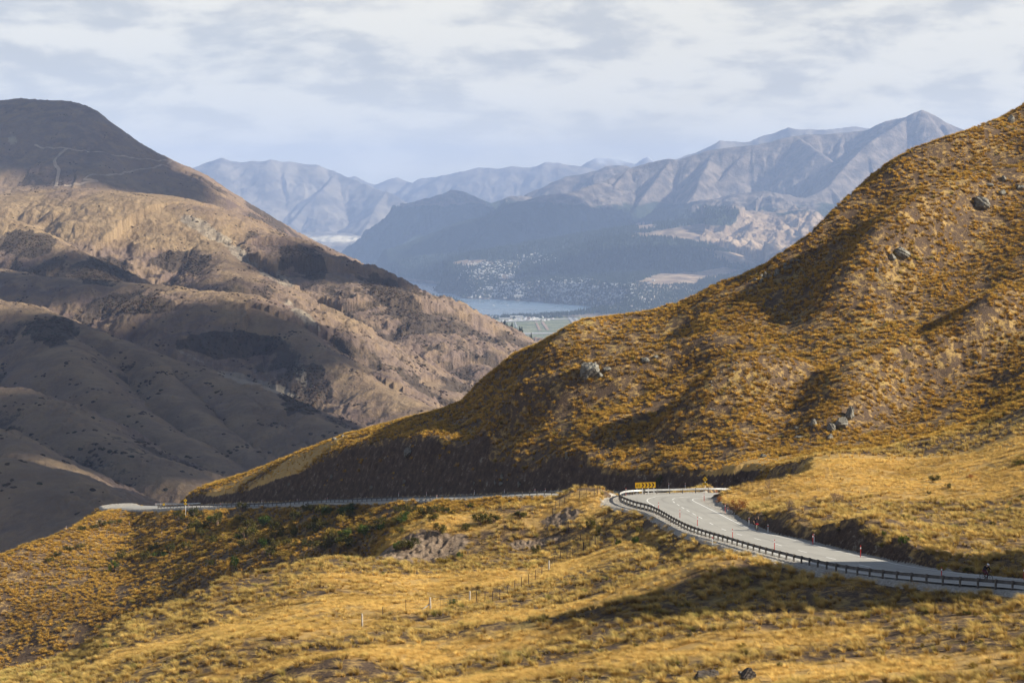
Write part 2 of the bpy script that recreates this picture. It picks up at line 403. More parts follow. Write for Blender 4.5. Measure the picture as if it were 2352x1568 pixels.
# the road bench: cut into the hill on one side, banked up on the other
ROADD = np.full(X.shape, 99.0, np.float32)
CUT = np.zeros(X.shape, np.float32); INN = np.zeros(X.shape, np.float32); FILL = np.zeros(X.shape, np.float32)
def stamp():
    m = (Y > 120) & (Y < 640) & (X > -170) & (X < 110)
    jj, ii = np.nonzero(m)
    xs = X[m].astype(np.float32); ys = Y[m].astype(np.float32)
    rc = RC[:, :2].astype(np.float32)
    near = np.zeros(len(xs), np.int32); bd = np.full(len(xs), 1e9, np.float32)
    coarse = np.arange(0, NS, 8)
    for k in coarse:
        d = (xs - rc[k, 0]) ** 2 + (ys - rc[k, 1]) ** 2
        q = d < bd; bd[q] = d[q]; near[q] = k
    keep = bd < 55 ** 2
    xs, ys, near, jj, ii = xs[keep], ys[keep], near[keep], jj[keep], ii[keep]
    base = near.copy(); bd = np.full(len(xs), 1e9, np.float32)
    for o in range(-8, 9):
        k = np.clip(base + o, 0, NS - 1)
        d = (xs - rc[k, 0]) ** 2 + (ys - rc[k, 1]) ** 2
        q = d < bd; bd[q] = d[q]; near[q] = k[q]
    O = RO[near]; I = RI[near]; V = I - O; w2 = V[:, 0] ** 2 + V[:, 1] ** 2; wd = np.sqrt(w2)
    t = ((xs - O[:, 0]) * V[:, 0] + (ys - O[:, 1]) * V[:, 1]) / w2
    cen = np.sqrt(bd)
    out = np.maximum(np.maximum(-t, t - 1), 0) * wd
    out = np.where((t > 0) & (t < 1), np.maximum(cen - wd * 0.75, 0), np.maximum(out, cen - wd * 0.75))
    zr = O[:, 2] + np.clip(t, 0, 1) * V[:, 2] - 0.07
    inner = t > 0.5
    sh = np.where(inner, 1.3, 1.6)
    wob = 0.5 * fbm(xs / 5, ys / 5, 2, 31)
    d = np.maximum(out - sh - wob, 0)
    z = NEAR.Z[jj, ii]
    lower_road = near > R_LO
    cs = np.where(lower_road, 2.0, 1.3)
    up = zr + d * cs; dn = zr - d * np.where(inner, 0.7, np.where(lower_road, 0.9, 0.62)) - np.where(d > 0, 0.05, 0)
    zc = np.clip(z, dn, up)
    cut = sstep(z - up, 0.35, 1.3) * (d > 0) * ~((near > R_UP - 6) & (near < R_LO - 6)); fil = sstep(dn - z, 0.0, 0.6) * (d > 0)
    # crumbly, gullied faces where the hill is cut
    rough = cut * np.minimum(d, 4) * (0.20 * fbm(xs / 1.6, ys / 1.6, 4, 41, ridged=True) + 0.42 * fbm(xs / 7, ys / 7, 3, 44))
    zc = zc + rough
    fade = sstep(out, 26, 40) * (~inner) + sstep(out, 34, 50) * inner
    loop = (near > R_UP + 24) & (near < R_LO - 6) & inner
    fade = np.where(loop, sstep(out, 4, 11), fade)
    NEAR.Z[jj, ii] = zc * (1 - fade) + z * fade
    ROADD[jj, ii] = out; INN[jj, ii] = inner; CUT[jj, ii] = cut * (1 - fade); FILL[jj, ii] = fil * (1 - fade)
stamp()

# bare ground: cut faces, scree, the brown bank in the gully, worn patches
def patch(A, px, py, rx, ry, v=1.0, ymin=None, edge=0.35, rot=0.0, seed=0):
    p = NEAR.hit(px, py, ymin); c, s_ = math.cos(rot), math.sin(rot)
    dx = X - p[0]; dy = Y - p[1]; r = np.hypot((dx * c + dy * s_) / rx, (-dx * s_ + dy * c) / ry) + 0.35 * fbm(X / (rx * 0.5), Y / (rx * 0.5), 3, 50 + seed)
    np.maximum(A, v * (1 - sstep(r, 1 - edge, 1 + edge)), out=A)
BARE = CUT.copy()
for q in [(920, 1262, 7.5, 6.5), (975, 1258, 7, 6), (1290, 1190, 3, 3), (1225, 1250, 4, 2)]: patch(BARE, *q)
for i, q in enumerate([(1480, 760, 9, 12), (1380, 770, 8, 9), (1330, 940, 6, 3), (1620, 985, 8, 3), (1990, 860, 10, 5), (2180, 880, 9, 5), (2020, 975, 9, 5), (1800, 700, 8, 6), (560, 1340, 9, 5), (330, 1330, 9, 4), (900, 985, 9, 3), (1250, 860, 5, 4), (2080, 1140, 9, 4), (2180, 1200, 7, 4)]):
    patch(BARE, *q, 0.40, seed=i)
_eb = sstep(BARE, 0.4, 0.9) * (CUT < 0.1) * (ROADD > 4)
NEAR.Z += _eb * (0.55 * fbm(X / 1.3, Y / 1.6, 4, 55, ridged=True) - 0.3)
GRAVEL = np.clip(FILL * (1 - sstep(ROADD, 1.6, 2.6)) + (1 - sstep(ROADD, 1.6, 2.4)), 0, 1) * (1 - sstep(CUT, 0.0, 0.2)) * (1 - (INN > 0.5) * sstep(ROADD, 1.0, 2.0))
BRUSH = np.zeros(X.shape)
for q in [(1150, 1215, 8, 6), (1250, 1215, 6, 5), (700, 1200, 18, 14), (900, 1180, 16, 10), (560, 1215, 14, 14), (430, 1290, 10, 8), (1050, 1190, 8, 5)]: patch(BRUSH, *q, 0.9)
# shrub-dark crests
# smooth turf of pale grass in the sheltered hollow and on the slope right of the road
PALE = np.zeros(X.shape)
for q in [(1300, 1400, 14, 6), (1650, 1480, 12, 5), (400, 1480, 12, 6), (900, 1500, 14, 5), (1250, 1540, 14, 4), (2000, 1540, 12, 4), (820, 1385, 14, 9), (980, 1345, 14, 8), (1150, 1330, 14, 8), (1300, 1300, 10, 7), (690, 1440, 10, 7), (2100, 1080, 20, 14), (1900, 1120, 14, 10), (2300, 1100, 18, 12), (1700, 1100, 8, 8), (1000, 1200, 9, 5), (1350, 1160, 8, 5), (620, 1130, 16, 10), (500, 1135, 16, 8), (700, 1060, 14, 5)]: patch(PALE, *q, 0.9)

gm, t, b = mat_new('near_ground', 0.95)
g = t.new('ShaderNodeTexCoord'); pos = g.outputs['Object']
att = t.new('ShaderNodeAttribute', attribute_name='mask')
ms = t.new('ShaderNodeSeparateColor', i_0=att.outputs['Color'])
bare, grav, pale = ms.outputs[0], ms.outputs[1], ms.outputs[2]
nbig = t.noise(pos, 0.09, 5, 0.6); nmid = t.noise(pos, 0.7, 5, 0.65); nfin = t.noise(pos, 4.0, 5, 0.7)
straw = t.mix(t.ramp(nmid, 0.35, 0.65), (0.24, 0.14, 0.050), (0.40, 0.26, 0.095))
straw = t.mix(t.math('MULTIPLY', t.ramp(nbig, 0.5, 0.72), 0.5), straw, (0.20, 0.17, 0.045))
soil = t.mix(t.ramp(nfin, 0.3, 0.7), (0.045, 0.029, 0.020), (0.135, 0.088, 0.055))
cover = t.ramp(t.math('ADD', t.math('MULTIPLY', nmid, 0.6), t.math('ADD', t.math('MULTIPLY', nfin, 0.25), t.math('ADD', t.math('MULTIPLY', nbig, 0.25), t.math('MULTIPLY', pale, 0.35)))), 0.52, 0.66)
c1 = t.mix(cover, soil, straw)
c1 = t.mix(t.math('MULTIPLY', pale, 0.7), c1, t.mix(nmid, (0.44, 0.27, 0.085), (0.60, 0.40, 0.14)))
vor = t.new('ShaderNodeTexVoronoi', i_Vector=pos); vor.inputs['Scale'].default_value = 1.4
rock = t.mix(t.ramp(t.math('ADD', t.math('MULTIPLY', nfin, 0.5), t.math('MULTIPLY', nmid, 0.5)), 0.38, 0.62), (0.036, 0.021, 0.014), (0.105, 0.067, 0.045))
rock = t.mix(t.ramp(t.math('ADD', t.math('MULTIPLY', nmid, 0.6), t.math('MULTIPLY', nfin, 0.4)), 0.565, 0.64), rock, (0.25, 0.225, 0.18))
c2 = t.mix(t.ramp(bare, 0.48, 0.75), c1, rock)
gcol = t.mix(t.ramp(nfin, 0.35, 0.7), (0.26, 0.235, 0.20), (0.50, 0.465, 0.405))
c3 = t.mix(t.ramp(t.math('ADD', grav, t.math('MULTIPLY', t.math('SUBTRACT', nmid, 0.5), 0.9)), 0.45, 0.65), c2, gcol)
t.put(b.inputs['Base Color'], c3)
hb = t.math('ADD', t.math('MULTIPLY', nfin, 0.5), t.math('MULTIPLY', nmid, 0.6))
bump(t, b, hb, 0.9, 0.35)
earth = t.mix(t.ramp(t.math('ADD', t.math('MULTIPLY', nfin, 0.5), t.math('MULTIPLY', nmid, 0.5)), 0.38, 0.62), (0.12, 0.082, 0.055), (0.27, 0.20, 0.14))
t.put(b.inputs['Base Color'], t.mix(att.outputs['Alpha'], c3, earth))
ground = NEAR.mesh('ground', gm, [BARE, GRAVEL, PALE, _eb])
# ------------------------------------------------------------------ the mountain across the valley, 1 to 6 km away
def pl(*q): return P3([a[0] for a in q], [a[1] for a in q], [a[2] for a in q])
MID = Terrain(-0.36, 0.16, 1300, 1000, 6400, 1500, 200.0)
ridges = [
    (pl((-500, 260, 5300), (-200, 240, 5250), (0, 231, 5200), (45, 225, 5200), (110, 230, 5170), (165, 232, 5150), (220, 250, 5100), (250, 275, 5050), (330, 332, 5000), (375, 356, 5000), (410, 373, 5000), (470, 398, 4950), (560, 457, 4900), (700, 541, 4800), (850, 612, 4700), (940, 657, 4650), (1010, 695, 4580), (1080, 728, 4500), (1160, 752, 4450), (1235, 792, 4350), (1330, 845, 4250), (1450, 910, 4100), (1600, 990, 3900)), 0.60, 60),
    (pl((-400, 520, 3900), (-100, 470, 3900), (0, 452, 3900), (100, 438, 3900), (200, 434, 3900), (300, 443, 3850), (390, 466, 3800), (440, 490, 3770), (500, 520, 3730), (560, 556, 3650), (600, 577, 3600), (700, 622, 3500), (780, 655, 3400), (850, 700, 3300), (950, 765, 3180), (1050, 828, 3070), (1150, 880, 2970), (1300, 960, 2850)), 0.52, 170),
    (pl((-400, 470, 3500), (0, 500, 3320), (60, 530, 3270), (150, 580, 3180), (210, 618, 3110), (255, 655, 3030)), 0.62, 30),
    (pl((-300, 560, 3400), (0, 625, 3050), (180, 642, 2980), (330, 656, 2930), (430, 668, 2880), (530, 676, 2830)), 0.50, 50),
    (pl((430, 668, 2880), (530, 678, 2830), (620, 728, 2740), (730, 800, 2640), (790, 850, 2570), (860, 892, 2500), (950, 930, 2430), (1010, 948, 2400), (1100, 985, 2330)), 0.62, 25),
    (pl((-400, 620, 2850), (-200, 650, 2650), (0, 692, 2500), (80, 717, 2450), (200, 762, 2380), (330, 810, 2300), (430, 848, 2240), (560, 887, 2150), (680, 940, 2060), (790, 992, 1960), (900, 1060, 1850), (1000, 1150, 1750)), 0.62, 35),
    (pl((-400, 800, 2150), (-200, 850, 2050), (0, 892, 1950), (60, 905, 1910), (100, 930, 1870), (165, 972, 1800), (230, 1003, 1750), (330, 1045, 1690), (430, 1095, 1620), (520, 1150, 1560)), 0.62, 25),
    (pl((-400, 900, 1800), (0, 1003, 1600), (92, 1047, 1550), (160, 1085, 1500), (235, 1127, 1450), (300, 1165, 1400)), 0.6, 20),
    (pl((-300, 1000, 1450), (0, 1054, 1320), (60, 1073, 1290), (154, 1137, 1230), (250, 1195, 1160)), 0.55, 25),
    # side spurs that run down from the long ridges
    (pl((640, 510, 4850), (600, 560, 4500), (560, 600, 4300)), 0.5, 30),
    (pl((850, 612, 4700), (880, 680, 4450), (900, 730, 4250)), 0.55, 30),
    (pl((1010, 686, 4580), (1060, 760, 4300), (1110, 820, 4050)), 0.55, 30),
    (pl((560, 887, 2150), (640, 990, 1980), (720, 1080, 1850)), 0.75, 20),
    (pl((330, 810, 2300), (440, 930, 2080), (560, 1040, 1900), (640, 1120, 1800)), 0.72, 20),
    (pl((80, 717, 2450), (170, 830, 2200), (280, 930, 2030), (400, 1010, 1900), (500, 1080, 1800)), 0.72, 20),
    (pl((440, 490, 3770), (500, 580, 3500), (560, 640, 3250)), 0.55, 40),
    (pl((700, 622, 3500), (760, 720, 3200), (850, 800, 2950), (960, 880, 2750)), 0.6, 25),
]
Xm, Ym = MID.X, MID.Y
wx = Xm + 22 * fbm(Xm / 240, Ym / 240, 3, 61); wy = Ym + 60 * fbm(Xm / 240 + 5, Ym / 240, 3, 63)
Zm, Sm, Dm, Cm = seg_field(wx, wy, ridges)
flr = -455.0
Zm = np.where(Zm < flr, flr + (Zm - flr) * 0.02, Zm)
down = np.clip(Dm / 160, 0, 1)
rib = fbm(Sm / 85 + 0.5 * fbm(Xm / 160, Ym / 160, 2, 66), Dm / 420, 4, 65, 0.55)
rib2 = fbm(Xm / 55, Ym / 55, 5, 68, 0.55, ridged=True)
_d2 = np.clip(Dm / 300, 0, 1)
rib3 = fbm(Sm / 190 + 0.4 * fbm(Xm / 300, Ym / 300, 2, 73), Dm / 1100, 3, 74, 0.5)
Zm = Zm + 48 * _d2 * rib3 * (1 - 0.5 * sstep(Zm, -150, 20))
_sm = 1 - 0.7 * sstep(Zm, -150, 20)
MID.Z = Zm + _sm * (34 * down * rib + 7 * down * fbm(Sm / 34, Dm / 170, 4, 67, 0.6, ridged=True) + (3 + 9 * down) * (rib2 - 0.2) + 4 * down * fbm(Xm / 20, Ym / 20, 4, 70, 0.6, ridged=True)) + 2.2 * fbm(Xm / 14, Ym / 14, 3, 71) * (0.3 + down)
# rock crags along the spurs
crag = sstep(fbm(Xm / 90, Ym / 90, 4, 75), 0.05, 0.3) * sstep(Dm, 160, 20)
MID.Z += crag * 7 * np.abs(fbm(Xm / 16, Ym / 16, 4, 77))

for _ in range(5): crest_fix(MID, ridges[0][0][2:], 2900, 650, False)
def mpatch(T, A, px, py, rx, ry, v=1.0, rot=0.0, seed=0, ymin=None, edge=0.35):
    p = T.hit(px, py, ymin); k = p[1] / FPX               # radii given as they look from the lookout, in picture units
    c, s_ = math.cos(rot), math.sin(rot)
    U = (T.X / T.Y - p[0] / p[1]) * FPX; V = (T.Z / T.Y - p[2] / p[1]) * FPX
    u = (U * c + V * s_) / rx; w_ = (-U * s_ + V * c) / ry
    q = (np.abs(u) < 2.2) & (np.abs(w_) < 2.2)
    r = np.hypot(u[q], w_[q]) + 0.55 * fbm(T.X[q] / (rx * k * 0.6), T.Y[q] / (rx * k * 1.2), 4, 80 + seed)
    A[q] = np.maximum(A[q], v * (1 - sstep(r, 1 - edge, 1 + edge)))
SHR = np.clip(0.42 + 0.75 * fbm(Xm / 120, Ym / 200, 5, 90, 0.6) - 0.85 * rib * down - 0.25 * rib2, 0, 1) * sstep(MID.Z, 160, -40)
TAN = np.zeros(Xm.shape); PAL = np.zeros(Xm.shape)
for i, q in enumerate([(200, 500, 330, 60), (420, 540, 170, 40), (60, 480, 120, 45)]): mpatch(MID, TAN, *q, 1.0, seed=i)
for i, q in enumerate([(540, 710, 40, 60), (600, 750, 50, 30), (760, 850, 80, 25), (860, 900, 60, 22)]): mpatch(MID, TAN, *q, 0.7, seed=20 + i)
for i, q in enumerate([(470, 525, 70, 16, .9, -.5), (560, 590, 60, 14, .9, -.6), (640, 640, 60, 12, .8, -.4), (700, 730, 60, 12, 1, -.7), (560, 870, 60, 12, 1, -.25), (640, 895, 50, 12, 1, -.3), (690, 860, 16, 40, .8, .2), (440, 820, 40, 8, .8, -.5), (30, 320, 14, 18, .8, 0), (500, 340, 14, 20, .5, -.8), (880, 790, 70, 8, .6, -.6)]):
    mpatch(MID, PAL, *q, seed=40 + i)
CRE = np.maximum(sstep(Dm, 70, 12) * 0.6, sstep(rib + 0.7 * rib3, 0.12, 0.5) * 0.5 * down) * (1 - sstep(MID.Z, 60, 160)); TAN = np.maximum(TAN, CRE)
SHR = np.maximum(SHR * (1 - 0.85 * TAN), 0)
for i, q in enumerate([(230, 620, 70, 30), (420, 600, 60, 25), (900, 680, 80, 26, 1, -.6), (700, 600, 60, 30, 1, -.5), (700, 890, 55, 60), (300, 700, 100, 22), (520, 790, 120, 30), (120, 760, 60, 30), (60, 560, 60, 30)]): mpatch(MID, SHR, *q, seed=60 + i)
mm, t, b = mat_new('mountain_tussock', 0.95)
g = t.new('ShaderNodeTexCoord'); pos = g.outputs['Object']
att = t.new('ShaderNodeAttribute', attribute_name='mask'); ms = t.new('ShaderNodeSeparateColor', i_0=att.outputs['Color'])
shr, tan_, pal = ms.outputs
na = t.noise(pos, 0.004, 5, 0.6); nb_ = t.noise(pos, 0.03, 6, 0.65); nc = t.noise(pos, 0.16, 6, 0.75); nd = t.noise(pos, 0.45, 3, 0.6)
basec = t.mix(t.ramp(na, 0.35, 0.65), (0.140, 0.095, 0.080), (0.220, 0.158, 0.120))
basec = t.mix(t.ramp(nb_, 0.42, 0.66), basec, (0.26, 0.180, 0.110))
basec = t.mix(tan_, basec, t.mix(t.ramp(nb_, 0.35, 0.65), (0.22, 0.150, 0.085), (0.32, 0.225, 0.125)))
sf = t.ramp(t.math('ADD', t.math('MULTIPLY', shr, 0.62), t.math('MULTIPLY', t.math('ADD', nb_, t.math('ADD', t.math('MULTIPLY', nc, 0.6), t.math('MULTIPLY', nd, 0.4))), 0.42)), 0.61, 0.70)
basec = t.mix(t.math('MULTIPLY', sf, 0.85), basec, t.mix(nc, (0.030, 0.024, 0.022), (0.085, 0.062, 0.040)))
rk = t.math('MULTIPLY', t.ramp(t.math('ADD', t.math('MULTIPLY', pal, 0.45), t.math('ADD', t.math('MULTIPLY', nc, 0.55), t.math('MULTIPLY', nb_, 0.5))), 0.80, 0.90), 0.6)
basec = t.mix(rk, basec, t.mix(nb_, (0.24, 0.21, 0.17), (0.46, 0.40, 0.30)))
t.put(b.inputs['Base Color'], basec)
bump(t, b, t.math('ADD', t.math('MULTIPLY', nc, 0.6), nb_), 0.8, 7.0)
MID.mesh('mountain', mm, [SHR, TAN, PAL])

# ------------------------------------------------------------------ valley floor, town hills and the ranges behind the lake
LAKE = -640.0
def onlake(px, py, z=LAKE):
    dx, dy, dz = ray(px, py); k = z / dz
    return np.stack([dx * k, dy * k, np.full(np.shape(k), z)], -1)
def spurred(crest, seed, drop, length, slope, every=1, toward=(0.0, -1.0)):
    """a crest and, every so often, a spur falling away from it towards the valley"""
    r = random.Random(seed); out = [(crest, slope, 20)]
    n = len(crest)
    cum = np.concatenate([[0], np.cumsum(np.hypot(*np.diff(crest[:, :2], axis=0).T))])
    s_ = r.uniform(0.1, 0.6) * every
    while s_ < cum[-1]:
        p = np.array([np.interp(s_, cum, crest[:, k]) for k in range(3)])
        th = r.uniform(-0.55, 0.55) + math.atan2(toward[1], toward[0]); ln = length * r.uniform(0.7, 1.3)
        q = [p]; c = p.copy()
        for k in range(4):
            th += r.uniform(-0.3, 0.3)
            c = c + np.array([math.cos(th) * ln / 4, math.sin(th) * ln / 4, -drop * ln / 4 * r.uniform(0.7, 1.3)]); q.append(c.copy())
            if k in (1, 2):
                t2 = th + r.choice((-1, 1)) * r.uniform(0.6, 1.0); l2 = ln * 0.28
                c2 = c + np.array([math.cos(t2) * l2, math.sin(t2) * l2, -drop * 1.35 * l2]); out.append((np.array([c, c2]), slope * 1.05, 10))
        out.append((np.array(q), slope, 10)); s_ += every * r.uniform(0.6, 1.4)
    return out
FAR = Terrain(-0.30, 0.34, 1250, 6200, 23500, 1150, 0.0)
crestA = pl((560, 640, 17500), (700, 610, 17500), (800, 580, 17500), (850, 573, 17300), (894, 572, 17200), (929, 561, 17200), (995, 535, 17300), (1061, 509, 17400), (1149, 487, 17600), (1206, 467, 17800), (1259, 449, 18000), (1316, 443, 18200), (1360, 427, 18400), (1385, 420, 18600))
crestB = pl((1360, 440, 18600), (1400, 412, 18800), (1453, 384, 19000), (1490, 374, 19000), (1531, 366, 19000), (1560, 368, 19000), (1600, 354, 19000), (1627, 346, 19000), (1693, 337, 19000), (1730, 334, 19000), (1772, 327, 19000), (1810, 316, 19000), (1854, 310, 19000), (1890, 311, 19000), (1929, 306, 19000), (1991, 300, 18900), (2015, 288, 18800), (2037, 279, 18700), (2082, 269, 18600), (2100, 259, 18500), (2115, 254, 18500), (2144, 265, 18500), (2185, 286, 18500), (2231, 303, 18500), (2300, 335, 18600), (2400, 370, 18700), (2700, 420, 18900))
crestC = pl((760, 610, 20500), (800, 581, 20300), (832, 552, 20300), (867, 527, 20300), (929, 496, 20300), (986, 470, 20300), (1020, 446, 20300), (1040, 437, 20300), (1061, 439, 20300), (1087, 452, 20300), (1127, 467, 20400), (1150, 460, 20500), (1175, 450, 20500), (1215, 452, 20600), (1290, 470, 20600), (1400, 500, 20700))
crestG = pl((1190, 478, 22000), (1206, 465, 22000), (1240, 436, 22000), (1272, 419, 22000), (1303, 406, 22000), (1369, 393, 22000), (1399, 382, 22000), (1436, 381, 22000), (1480, 395, 22000), (1560, 420, 22000))
fr = spurred(crestB, 3, 0.42, 3000, 0.95, 330, (-0.25, -0.97)) + spurred(crestA, 5, 0.38, 1600, 0.55, 900) + spurred(crestC, 7, 0.40, 1500, 0.62, 900) + spurred(crestG, 9, 0.42, 1600, 0.7, 700)
fr += [ # low hills: brown plateau, forest knoll, town hills, the foothill in front of the big face
    (pl((1440, 560, 15000), (1494, 536, 15000), (1560, 516, 15000), (1618, 508, 15000), (1668, 512, 15000), (1730, 502, 15000), (1792, 498, 15000), (1891, 495, 15000), (2000, 500, 15000), (2300, 520, 15000)), 0.20, 500),
    (pl((1120, 650, 13300), (1180, 634, 13400), (1240, 612, 13500), (1300, 590, 13600), (1360, 568, 13700), (1420, 550, 13700), (1461, 541, 13700), (1515, 547, 13600), (1564, 557, 13500), (1626, 573, 13300), (1668, 598, 13100), (1690, 625, 12900)), 0.34, 150),
    (pl((960, 640, 15000), (1010, 610, 15200), (1060, 597, 15300), (1105, 597, 15300), (1180, 592, 15300), (1260, 572, 15400)), 0.16, 200),
    (pl((1130, 655, 12900), (1200, 645, 12900), (1300, 640, 12800), (1400, 640, 12700), (1500, 630, 12600), (1600, 640, 12500), (1700, 640, 12400), (1900, 640, 12300)), 0.10, 250),
    (pl((1560, 500, 16800), (1650, 460, 16900), (1700, 445, 16900), (1760, 440, 16900), (1850, 455, 16800), (1950, 480, 16700)), 0.50, 60),
    (pl((800, 625, 16600), (880, 610, 16600), (1000, 585, 16600), (1100, 575, 16600)), 0.22, 100)]
Xf, Yf = FAR.X, FAR.Y
wx = Xf + 60 * fbm(Xf / 900, Yf / 900, 4, 101); wy = Yf + 160 * fbm(Xf / 900 + 3, Yf / 900, 4, 103)
Zf, Sf, Df, Cf = seg_field(wx, wy, fr)
plain = LAKE + 4 + 3 * fbm(Xf / 500, Yf / 500, 3, 105)
lakeout = [(740, 600), (900, 643), (1002, 652), (1012, 657), (998, 668), (1016, 672), (1037, 671), (1046, 679), (1075, 686), (1125, 687), (1184, 690), (1242, 692), (1286, 698), (1359, 703), (1418, 707), (1425, 713), (1418, 719), (1301, 725), (1213, 727), (1140, 729), (1096, 728), (1082, 722), (1096, 717), (1070, 708), (1040, 701), (900, 690), (700, 690), (500, 640)]
Lp = onlake(np.array([a for a, _ in lakeout], float), np.array([b_ for _, b_ in lakeout], float))[:, :2]
def inside(x, y, P):
    r = np.zeros(x.shape, bool); j = len(P) - 1
    for i in range(len(P)):
        (xi, yi), (xj, yj) = P[i], P[j]
        c = ((yi > y) != (yj > y)); c[c] &= (x[c] < (xj - xi) * (y[c] - yi) / (yj - yi) + xi); r ^= c; j = i
    return r
sx = Xf + 60 * fbm(Xf / 300, Yf / 300, 3, 107); sy = Yf + 110 * fbm(Xf / 300 + 9, Yf / 300, 3, 109)
WATER = inside(sx, sy, Lp)
rise = np.where(Zf > plain, 1.0, 0.0)
Zf2 = np.maximum(Zf, plain)
dn = np.clip(Df / 500, 0, 1) * (Zf > plain)
Zf2 = Zf2 + dn * (210 * fbm(Sf / 330 + 0.4 * fbm(Xf / 500, Yf / 500, 3, 111), Df / 1500, 4, 113) * (Cf > -150) + 120 * fbm(Xf / 420, Yf / 420, 6, 115, 0.6, ridged=True) * (Cf > -150)) + rise * 10 * fbm(Xf / 140, Yf / 140, 4, 117)
Zf2 = np.where(Zf > plain, np.maximum(Zf2, plain), Zf2)
_sh = blur(blur(WATER.astype(np.float32), 14, 0), 9, 1)
_bank = 0.04 + 0.96 * sstep(_sh, 0.45, 0.02)
FAR.Z = np.where(WATER, LAKE - 12, plain + (Zf2 - plain) * _bank + 3)
colw = fbm(Xf / 700, Yf / 700, 5, 121)
FOREST = sstep(FAR.Z + 130 * colw, 40, -110) * sstep(FAR.Z, -632, -600)           # below the treeline
brown = np.zeros(Xf.shape)
for i, q in enumerate([(1650, 560, 200, 45), (1800, 545, 180, 60), (1560, 640, 130, 16, 1, .15), (1090, 604, 50, 8), (1480, 518, 24, 8), (1240, 655, 40, 6), (1130, 640, 60, 12)]): mpatch(FAR, brown, *q, seed=70 + i, ymin=6500)
TOWN = np.zeros(Xf.shape)
for i, q in enumerate([(1160, 612, 90, 16, 1, .12), (1230, 665, 150, 20), (1400, 670, 140, 26), (1560, 680, 120, 26), (1350, 650, 90, 14), (1090, 640, 50, 14)]): mpatch(FAR, TOWN, *q, seed=90 + i, ymin=6500)
FOREST = np.clip(np.maximum(FOREST * (1 - brown) * (1 - 0.6 * TOWN), 0), 0, 1)
for i, q in enumerate([(1420, 590, 210, 38, 1, .05), (1580, 600, 90, 26), (1020, 668, 30, 8), (1130, 640, 20, 8)]): mpatch(FAR, FOREST, *q, seed=110 + i, ymin=6500)
fm, t, b = mat_new('far_range', 0.95)
g = t.new('ShaderNodeTexCoord'); pos = g.outputs['Object']
att = t.new('ShaderNodeAttribute', attribute_name='mask'); ms = t.new('ShaderNodeSeparateColor', i_0=att.outputs['Color'])
na = t.noise(pos, 0.0012, 5, 0.6); nb_ = t.noise(pos, 0.008, 6, 0.65); nc = t.noise(pos, 0.035, 4, 0.7)
rc_ = t.mix(t.ramp(nb_, 0.35, 0.65), (0.080, 0.066, 0.058), (0.235, 0.190, 0.150))
rc_ = t.mix(ms.outputs[2], rc_, t.mix(nc, (0.07, 0.075, 0.04), (0.28, 0.22, 0.13)))
rc_ = t.mix(ms.outputs[1], rc_, t.mix(t.ramp(nb_, 0.4, 0.6), (0.22, 0.155, 0.10), (0.42, 0.31, 0.20)))
ff = t.ramp(t.math('ADD', ms.outputs[0], t.math('MULTIPLY', t.math('SUBTRACT', nb_, 0.5), 0.8)), 0.40, 0.56)
rc_ = t.mix(ff, rc_, t.mix(nc, (0.012, 0.022, 0.014), (0.045, 0.058, 0.030)))
t.put(b.inputs['Base Color'], rc_)
bump(t, b, t.math('ADD', nb_, t.math('MULTIPLY', nc, 0.5)), 0.7, 30.0)
# green paddocks and brown strips of the flat
_f = (np.abs(FAR.Z - (plain + 3)) < 6) & (Yf < 12500)
FIELD = _f * 1.0
FAR.Z = np.where(_f, LAKE + 5, FAR.Z)
t.put(b.inputs['Base Color'], t.mix(att.outputs['Alpha'], rc_, t.mix(t.ramp(nb_, 0.4, 0.6), (0.14, 0.16, 0.075), (0.25, 0.25, 0.13))))
FAR.mesh('far_mountain', fm, [FOREST, brown, TOWN, FIELD])

BACK = Terrain(-0.34, 0.36, 1000, 23600, 37500, 620, 0.0)
crestD = pl((200, 420, 28000), (330, 400, 28000), (446, 385, 28000), (468, 377, 28000), (512, 363, 28000), (530, 370, 28000), (556, 374, 28000), (585, 371, 28000), (608, 372, 28000), (617, 367, 28000), (640, 372, 28000), (666, 373, 28000), (700, 378, 28000), (727, 379, 28000), (753, 388, 28000), (806, 411, 27700), (859, 432, 27300), (903, 450, 26900), (951, 480, 26500), (1000, 520, 26000))
crestE = pl((780, 410, 34000), (811, 405, 34000), (835, 418, 34000), (859, 426, 34000), (890, 414, 34000), (916, 408, 34000), (940, 418, 34000), (958, 423, 33500), (973, 410, 33500), (1000, 408, 33500), (1026, 403, 33000), (1060, 396, 33000), (1101, 386, 33000), (1145, 388, 33000), (1175, 383, 33000), (1215, 387, 33000), (1250, 374, 33000), (1281, 375, 33000), (1300, 380, 33000), (1338, 384, 33000), (1400, 400, 33000))
crestF = pl((1310, 392, 36000), (1338, 382, 36000), (1369, 364, 36000), (1395, 364, 36000), (1413, 366, 36000), (1436, 371, 36000), (1460, 378, 36000), (1468, 375, 36000), (1486, 361, 36000), (1503, 374, 36000), (1520, 385, 36000))
crestH = pl((1500, 385, 26000), (1553, 367, 26000), (1610, 347, 26000), (1640, 332, 26000), (1655, 324, 26000), (1684, 327, 26000), (1722, 327, 26000), (1751, 313, 26000), (1785, 305, 26000), (1813, 294, 26000), (1830, 298, 26000), (1854, 299, 26000), (1900, 298, 26000), (1937, 296, 26000), (1966, 291, 26000), (1999, 297, 26000), (2100, 330, 26000))
br = spurred(crestD, 13, 0.40, 3600, 0.6, 1100, (0.2, -1)) + spurred(crestE, 15, 0.4, 2600, 0.6, 1300) + spurred(crestF, 17, 0.5, 1800, 0.8, 900) + spurred(crestH, 19, 0.5, 1500, 0.9, 700)
br += [(pl((690, 560, 25500), (720, 536, 25500), (760, 534, 25500), (800, 548, 25500), (850, 560, 25500)), 0.15, 200)]
